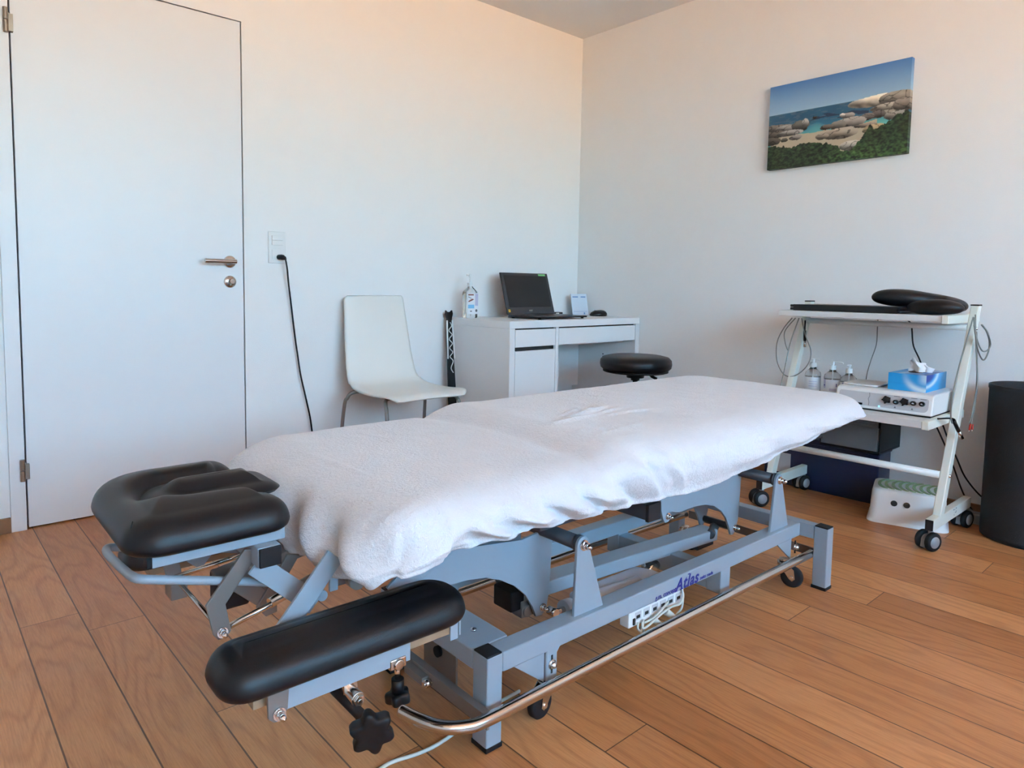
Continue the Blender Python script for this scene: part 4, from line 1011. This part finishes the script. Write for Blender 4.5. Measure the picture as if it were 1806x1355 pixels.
for y in (-2.05, -2.108, -2.138): m.prism([(y-.010, .528), (y+.010, .528), (y+.010, .530), (y-.010, .530)], pp, .0022, .0026)
m.build('panel_marking', 'textgrey', fp)
MB().tube([pp(-1.955, .531, .0024), pp(-1.957, .52, .0024), pp(-1.953, .508, .0024), pp(-1.957, .495, .0024), pp(-1.956, .484, .0024)], .0008, n=6).build('panel_marking', 'textgrey', fp)
gp = empty('electrode_pad', (-.37, -1.90, .5487), 0, 'flat pale grey pad lying on top of the white device', 'pad')
m = MB(); m.prism(rrect(-.09, .07, -.065, .065, (.02,)*4, 6), XY, 0, .007); m.build('pad', 'shelf', gp, bevel=.002)

# ---- tissue box
tb = empty('tissue_box', (-.345, -2.066, .5487), 0, 'blue tissue box with a white tissue sticking out, on the device', 'tissue box')
def tbox_mesh():
    bm = bmesh.new(); cols = []
    x0, x1, y0, y1, h = -.115, .115, -.064, .064, .064; faces = []
    def face(P0, U, V, fn, nu=40, nv=24):
        g = [[bm.verts.new(P0+U*(i/nu)+V*(j/nv)) for i in range(nu+1)] for j in range(nv+1)]
        for j in range(nv+1):
            for i in range(nu+1): cols.append((g[j][i], fn(i/nu, j/nv)))
        for j in range(nv):
            for i in range(nu): bm.faces.new((g[j][i], g[j][i+1], g[j+1][i+1], g[j+1][i]))
    lt_, md, dk, wh = (.02,.36,.74), (.015,.27,.66), (.012,.06,.36), (.70,.82,.90)
    mix = lambda a, b, t: tuple(a[i]*(1-t)+b[i]*t for i in range(3))
    def front(u, v):      # u: left(+y)..right(-y)
        arc_ = sqrt(((u-1.0)/.62)**2+((v-1.1)/1.0)**2); w_ = math.exp(-((arc_-1.0)/.16)**2)*smooth01((u-.3)/.4)
        w_ = max(w_, smooth01((u-.72)/.28)*smooth01((v-.25)/.5)*.75); c = mix(lt_, md, .5*v)
        if .40 < v < .43: c = mix(c, dk, .15)
        return mix(c, wh, min(1, w_))
    def side_(u, v):
        arc_ = sqrt((u/.55)**2+((v-1.1)/.8)**2); w_ = math.exp(-((arc_-1.0)/.13)**2); c = mix(lt_, dk, smooth01((.85-arc_)/.3)); return mix(c, wh, min(1, w_*.9))
    def top_(u, v):
        w_ = math.exp(-((sqrt(((u-1)/.7)**2+((v)/.9)**2)-1)/.12)**2); return mix(mix(lt_, dk, smooth01((u-.3)/.6)*.8), wh, w_*.7)
    V3 = Vector
    face(V3((x0, y1, 0)), V3((0, y0-y1, 0)), V3((0, 0, h)), front)
    face(V3((x0, y0, 0)), V3((x1-x0, 0, 0)), V3((0, 0, h)), side_)
    face(V3((x1, y0, 0)), V3((0, y1-y0, 0)), V3((0, 0, h)), lambda u, v: lt_, 2, 2)
    face(V3((x1, y1, 0)), V3((x0-x1, 0, 0)), V3((0, 0, h)), lambda u, v: lt_, 2, 2)
    face(V3((x0, y1, h)), V3((0, y0-y1, 0)), V3((x1-x0, 0, 0)), top_)
    face(V3((x0, y1, 0)), V3((0, y0-y1, 0)), V3((x1-x0, 0, 0)), lambda u, v: lt_, 2, 2)
    bm.verts.index_update(); arr = [None]*len(bm.verts)
    for v_, c_ in cols: arr[v_.index] = (*c_, 1)
    me = bpy.data.meshes.new('carton'); bm.to_mesh(me); bm.free()
    ca = me.color_attributes.new('Col', 'FLOAT_COLOR', 'POINT'); ca.data.foreach_set('color', np.array(arr, dtype=np.float32).ravel())
    me.materials.append(vcol_mat('printed_carton', .35)); o = bpy.data.objects.new('carton', me); COL.objects.link(o); o.parent = tb
tbox_mesh()
m = MB(); m.prism([(.055*cos(t), .028*sin(t)) for t in np.linspace(0, 2*pi, 24, endpoint=False)], XY, .0642, .0648); m.build('opening', 'slot', tb)
m = MB(); rows = []
for j in range(13):
    v = j/12; rows.append([Vector(((-.005+.012*sin(6*u+2*v)+.018*(u-.5)*v, (.028-.056*u)*(1+.5*v*(1-v))*(1-.15*v)+.004*sin(9*v), .062+.055*v*(1-.35*abs(u-.32)*1.9)+.005*sin(8*u)))) for u in np.linspace(0, 1, 18)])
m.grid(rows); o = m.build('tissue', 'paper', tb); q = o.modifiers.new('sol', 'SOLIDIFY'); q.thickness = .0012
m = MB(); rows = []
for j in range(9):
    v = j/8; rows.append([Vector((.014+.010*cos(5*u+v)-.006*v, -.002-.040*u-.010*v, .062+.034*v*(1-.5*u))) for u in np.linspace(0, 1, 12)])
m.grid(rows); o = m.build('tissue', 'paper', tb); q = o.modifiers.new('sol', 'SOLIDIFY'); q.thickness = .0012

# ---- three pump bottles
for i, (y, r, hb, lab, mode) in enumerate(((-1.612, .033, .108, 'clear round pump bottle, leftmost of three on the trolley shelf', 0), (-1.697, .034, .104, 'clear pump bottle with K1 label, middle of three on the trolley', 1), (-1.765, .033, .096, 'clear pump bottle with white wave label, rightmost of the three, beside the device', 2))):
    t = pump_bottle('lotion_bottle', (-.215, y, .4645), lab, hb, r, False, 0, 'pump bottles on the trolley shelf')
    MB().lathe([(0, .004), (r*.90, .004), (r*.94, .008), (r*.94, hb*.66), (0, hb*.66)], n=32).build('lotion', 'clear', t)
    n_ = 20; a0, a1 = (pi*.70, pi*1.52)
    m = MB(); V = [[Vector(((r+.0006)*cos(a), (r+.0006)*sin(a), z)) for a in np.linspace(a0, a1, n_)] for z in (.016, hb*.66)]
    m.grid(V); lb = m.build('label', ('labelw', 'labelw', 'labelw')[i], t)
    hz = hb+.006
    m = MB(); m.cyl((0, 0, hz), (0, 0, hz+.020), .0145, .013); m.cyl((0, 0, hz+.020), (0, 0, hz+.030), .005); m.cyl((0, 0, hz+.030), (0, 0, hz+.037), .008)
    dr = ((.0, -.024, 0), (0, -.036, -.003), (-.018, .0, 0))[i]; m.tube([(0, 0, hz+.0345), (dr[0], dr[1], hz+.0345), (dr[0]*1.2, dr[1]*1.2, hz+.031)], .0036, n=8); m.build('pump', 'plastic', t, bevel=.001)
    MB().cyl((0, 0, .01), (0, 0, hz), .0016, n=6).build('dip_tube', 'plastic', t)
    def lab_patch(a0, a1, z0, z1, mt, nm='label_print', off=.0010):
        m = MB(); m.grid([[Vector(((r+off)*cos(a), (r+off)*sin(a), z)) for a in np.linspace(a0, a1, 8)] for z in (z0, z1)]); m.build(nm, mt, lb)
    if mode == 1:
        lab_patch(pi*.74, pi*.86, .030, .068, 'labelp'); lab_patch(pi*.76, pi*.84, .040, .045, 'textblue', off=.0014)
        text_mesh('label_print', 'K1', .020, 'textblue', lb, (-.0355*cos(radians(38)), -.0355*sin(radians(38))+.012, .038), (0.25, -1, 0), (0, 0, 1), offset=.0005)
        lab_patch(pi*1.02, pi*1.28, .018, .030, 'labelp')
    if mode == 0:
        for z in (.030, .040, .050): lab_patch(pi*.98, pi*1.3, z, z+.003, 'labelp')
    if mode == 2:
        MB().tube([Vector(((r+.001)*cos(a), (r+.001)*sin(a), z)) for a, z in ((pi*.92, .060), (pi*.84, .050), (pi*.80, .040), (pi*.86, .030), (pi*.94, .020))], .0022, n=6, sm=4).build('label_print', 'textblue', lb)

# ---- black drawer unit on a navy box
bx = empty('storage_box', (-.09, -1.63, 0), 0, 'large navy blue plastic box on the floor behind the trolley', 'box')
m = MB(); m.prism(rrect(-.07, .075, -.253, .255, (.01,)*4, 4), XY, 0, .215); m.build('box_body', 'blue', bx, bevel=.003)
m = MB(); m.prism(rrect(-.076, .080, -.258, .262, (.012,)*4, 4), XY, .216, .240); m.build('box_lid', 'blue', bx, bevel=.004)
MB().box(-.0715, -.0705, .125, .235, .055, .150).build('box_label', 'greypan', bx)
du = empty('drawer_unit', (-.13, -1.79, .2405), 0, 'small black drawer unit with frosted drawer under the middle shelf', 'drawer unit')
m = MB(); m.box(-.12, .115, -.125, .120, 0, .010); m.box(-.12, .115, -.125, .120, .142, .150); m.box(-.12, .115, -.125, -.119, .010, .142); m.box(-.12, .115, .114, .120, .010, .142); m.box(.109, .115, -.119, .114, .010, .142)
m.build('housing', 'blackp', du, bevel=.002)
dr = MB(); dr.box(-.126, -.122, -.117, .112, .012, .138); dr.box(-.122, .10, -.117, -.114, .012, .110); dr.box(-.122, .10, .109, .112, .012, .110); dr.box(-.122, .10, -.114, .109, .012, .015)
dr = dr.build('drawer', 'frost', du, bevel=.001)
m = MB(); m.box(-.134, -.122, -.117, .112, .112, .126); m.build('drawer_handle', 'frost', dr, bevel=.003)
random.seed(5)
for k in range(9):
    y_ = random.uniform(-.09, .09); z_ = random.uniform(.03, .06); a = random.uniform(-.5, .5)
    MB().obox((-.10+.01*k, y_-.03*cos(a), z_), (-.10+.01*k, y_+.03*cos(a), z_+.05*sin(a)), .018, .012).build('drawer_contents', 'plastic', dr, bevel=.003)

# ---- children's step stool
ss = empty('step_stool', (-.397, -1.938, 0), 0, 'small white step stool with green ribbed top and two round holes, under the trolley', 'step stool')
SA = atan2(.066, -.224); wv = Vector((.28, -.96, 0)); dv_ = Vector((.96, .28, 0))
def sp(a, b, z): return wv*a+dv_*b+Vector((0, 0, z))
SW, SDp, SH = .262, .205, .135
rows = []
for k, z in ((1.06, 0), (1.06, .004), (1.025, .008), (1.0, .016), (.985, .05), (.96, .11), (.952, .122), (.93, .131), (.90, .134), (.01, .135)):
    o_ = rrect(SW/2-SW/2*k, SW/2+SW/2*k, SDp/2-SDp/2*(k*1.02), SDp/2+SDp/2*(k*1.02), (.03*k+.002,)*4, 8)
    rows.append([sp(a, b, z) for a, b in o_])
m = MB(); m.grid(rows, closed_u=True); m.build('stool_body', 'plastic', ss)
m = MB()
for k in range(9):
    cx = .022+k*.0240
    A = [(cx+.05*(1-cos(t)), SDp/2+ .086*sin(t)) for t in np.linspace(-1.1, 1.1, 14)]
    B = [(cx+.011+.05*(1-cos(t)), SDp/2+ .086*sin(t)) for t in np.linspace(1.1, -1.1, 14)]
    P_ = [(max(.018, min(a, SW-.018)), b) for a, b in A+B]
    vs = [m.bm.verts.new(sp(a, b, .1375)) for a, b in P_]; vb = [m.bm.verts.new(sp(a, b, .133)) for a, b in P_]
    for i in range(13):
        m.bm.faces.new((vs[i], vs[i+1], vs[26-i], vs[27-i]))
    n_ = len(vs)
    for i in range(n_): m.bm.faces.new((vs[i], vb[i], vb[(i+1)%n_], vs[(i+1)%n_]))
m.build('rib_mat', 'green', ss)
for a in (.085, .128):
    q = sp(a, .004, .085); MB().cyl(q, q-dv_*.004, .0115, n=24).build('hole', 'slot', ss)

# ---- drum
dm = empty('tall_drum', (-.152, -2.405, 0), 0, 'tall black cylindrical drum in front of the right wall', 'drum')
MB().lathe([(.140, 0), (.1485, .004), (.150, .02), (.149, .56), (.1515, .565), (.1515, .578), (.146, .580), (.143, .574), (.142, .03), (.001, .03)], n=96).build('drum_body', 'drum', dm)

# ---- cables on the trolley
def cable(name, pts, r, mt, label, cat='cable', group=None, extras=None, c=None):
    P_ = [Vector(p) for p in pts]; b0 = P_[0].copy() if c is None else Vector(c); e = empty(name, b0, 0, label, cat, group)
    MB().tube([p-b0 for p in P_], r, n=8, sm=7).build('wire', mt, e); return e, b0
e, b0 = cable('hanging_cable_coil', [(-.33,-1.560,.800), (-.335,-1.525,.75), (-.338,-1.500,.684), (-.338,-1.505,.60), (-.335,-1.541,.543), (-.335,-1.592,.548), (-.335,-1.640,.60), (-.335,-1.650,.66), (-.33,-1.62,.73), (-.33,-1.602,.80)], .0026, 'cable', 'coiled grey cable hanging over the left frame of the trolley', 'cable')
MB().tube([Vector(p)-b0 for p in ((-.33,-1.575,.80),(-.34,-1.535,.74),(-.345,-1.54,.69),(-.34,-1.552,.655))], .0026, n=8, sm=6).build('wire', 'cable', e)
MB().tube([Vector(p)-b0 for p in ((-.33,-1.59,.80),(-.365,-1.575,.70),(-.385,-1.566,.60),(-.40,-1.56,.52),(-.43,-1.558,.45))], .0026, n=8, sm=6).build('wire', 'cable', e)
m = MB(); m.cyl(Vector((-.30,-1.604,.745))-b0, Vector((-.30,-1.606,.700))-b0, .006); m.cyl(Vector((-.30,-1.604,.79))-b0, Vector((-.30,-1.604,.745))-b0, .003); m.build('probe_grip', 'blackp', e)
MB().cyl(Vector((-.30,-1.606,.700))-b0, Vector((-.30,-1.608,.672))-b0, .0055).build('probe_tip', 'steel', e)
cable('device_cable', [(-.12,-1.834,.810), (-.12,-1.834,.76), (-.12,-1.833,.69), (-.12,-1.815,.62), (-.12,-1.803,.56), (-.12,-1.80,.50), (-.12,-1.81,.4665)], .0022, 'cable', 'thin grey cable hanging behind the bottles under the top shelf')
cable('supply_cable', [(-.15,-1.950,.810), (-.15,-1.972,.790), (-.15,-1.976,.765), (-.15,-1.985,.70), (-.15,-2.01,.645), (-.15,-2.035,.58), (-.15,-2.05,.50), (-.15,-2.05,.4665)], .0032, 'blackp', 'black cable hanging behind the blue tissue box')
e, b0 = cable('lead_bundle', [(-.20,-2.225,.80), (-.165,-2.235,.773), (-.118,-2.235,.730), (-.125,-2.235,.690), (-.182,-2.235,.664), (-.255,-2.235,.700), (-.285,-2.228,.77), (-.29,-2.222,.83)], .0028, 'cable', 'grey electrode leads with coloured plugs hanging on the right trolley frame', 'cable bundle')
for P_, r_ in (([(-.195,-2.226,.80),(-.158,-2.236,.77),(-.112,-2.238,.722),(-.15,-2.238,.700),(-.22,-2.238,.702),(-.265,-2.232,.74),(-.29,-2.224,.80)], .0026),
               ([(-.275,-2.222,.84),(-.268,-2.226,.76),(-.262,-2.232,.68),(-.250,-2.236,.60),(-.252,-2.236,.56),(-.262,-2.236,.53),(-.29,-2.236,.47),(-.31,-2.236,.435)], .0024),
               ([(-.27,-2.222,.82),(-.262,-2.226,.74),(-.250,-2.232,.64),(-.245,-2.236,.57),(-.262,-2.238,.51),(-.285,-2.238,.46),(-.30,-2.238,.43)], .0022),
               ([(-.235,-2.22,.775),(-.237,-2.226,.70),(-.240,-2.232,.60),(-.246,-2.234,.54)], .0022),
               ([(-.30,-2.222,.83),(-.36,-2.224,.76),(-.43,-2.226,.68),(-.49,-2.228,.60),(-.515,-2.228,.53),(-.505,-2.226,.48),(-.470,-2.222,.452)], .0026)):
    MB().tube([Vector(p)-b0 for p in P_], r_, n=8, sm=7).build('lead', 'cable', e)
for y_, x_, z_, mt in ((-2.238, -.305, .432, 'red'), (-2.240, -.285, .428, 'red'), (-2.236, -.292, .438, 'yellow'), (-2.239, -.318, .430, 'red')):
    q = Vector((x_, y_, z_))-b0; MB().cyl(q, q+Vector((-.004, 0, -.020)), .0028, n=10).build('lead_plug', mt, e)
    MB().cyl(q+Vector((-.004, 0, -.020)), q+Vector((-.005, 0, -.027)), .0016, n=8).build('plug_pin', 'chrome', e)
e, b0 = cable('probe_lead', [(-.52,-2.190,.4685), (-.47,-2.222,.4685), (-.452,-2.224,.452)], .003, 'blackp', 'black handpiece with grey tip hanging over the right shelf end', 'probe')
MB().cyl(Vector((-.462,-2.223,.463))-b0, Vector((-.425,-2.232,.418))-b0, .0065).build('probe_grip', 'blackp', e)
MB().cyl(Vector((-.425,-2.232,.418))-b0, Vector((-.400,-2.238,.390))-b0, .0060).build('probe_tip', 'steel', e)
cable('mains_cable', [(-.09,-2.03,.43), (-.085,-2.06,.38), (-.08,-2.104,.285), (-.08,-2.135,.21), (-.08,-2.165,.13), (-.075,-2.195,.065), (-.07,-2.21,.04)], .0032, 'blackp', 'left one of two black cables running down behind the trolley', 'cable')
cable('mains_cable', [(-.09,-2.055,.43), (-.085,-2.085,.385), (-.08,-2.11,.32), (-.08,-2.145,.245), (-.08,-2.178,.175), (-.06,-2.225,.11), (-.03,-2.26,.08)], .0032, 'blackp', 'right one of two black cables running down behind the trolley', 'cable')
pl_ = empty('mains_plug', (-.085, -2.235, 0), 0, 'grey mains plug lying on the floor beside the black drum', 'plug')
m = MB(); m.prism(rrect(-.025, .025, -.028, .028, (.010,)*4, 5), XY, 0, .042); m.build('plug_body', 'wheelg', pl_, bevel=.006)
m = MB(); m.cyl((0, .015, .030), (0, .040, .050), .012, .007); m.build('strain_relief', 'wheelg', pl_)
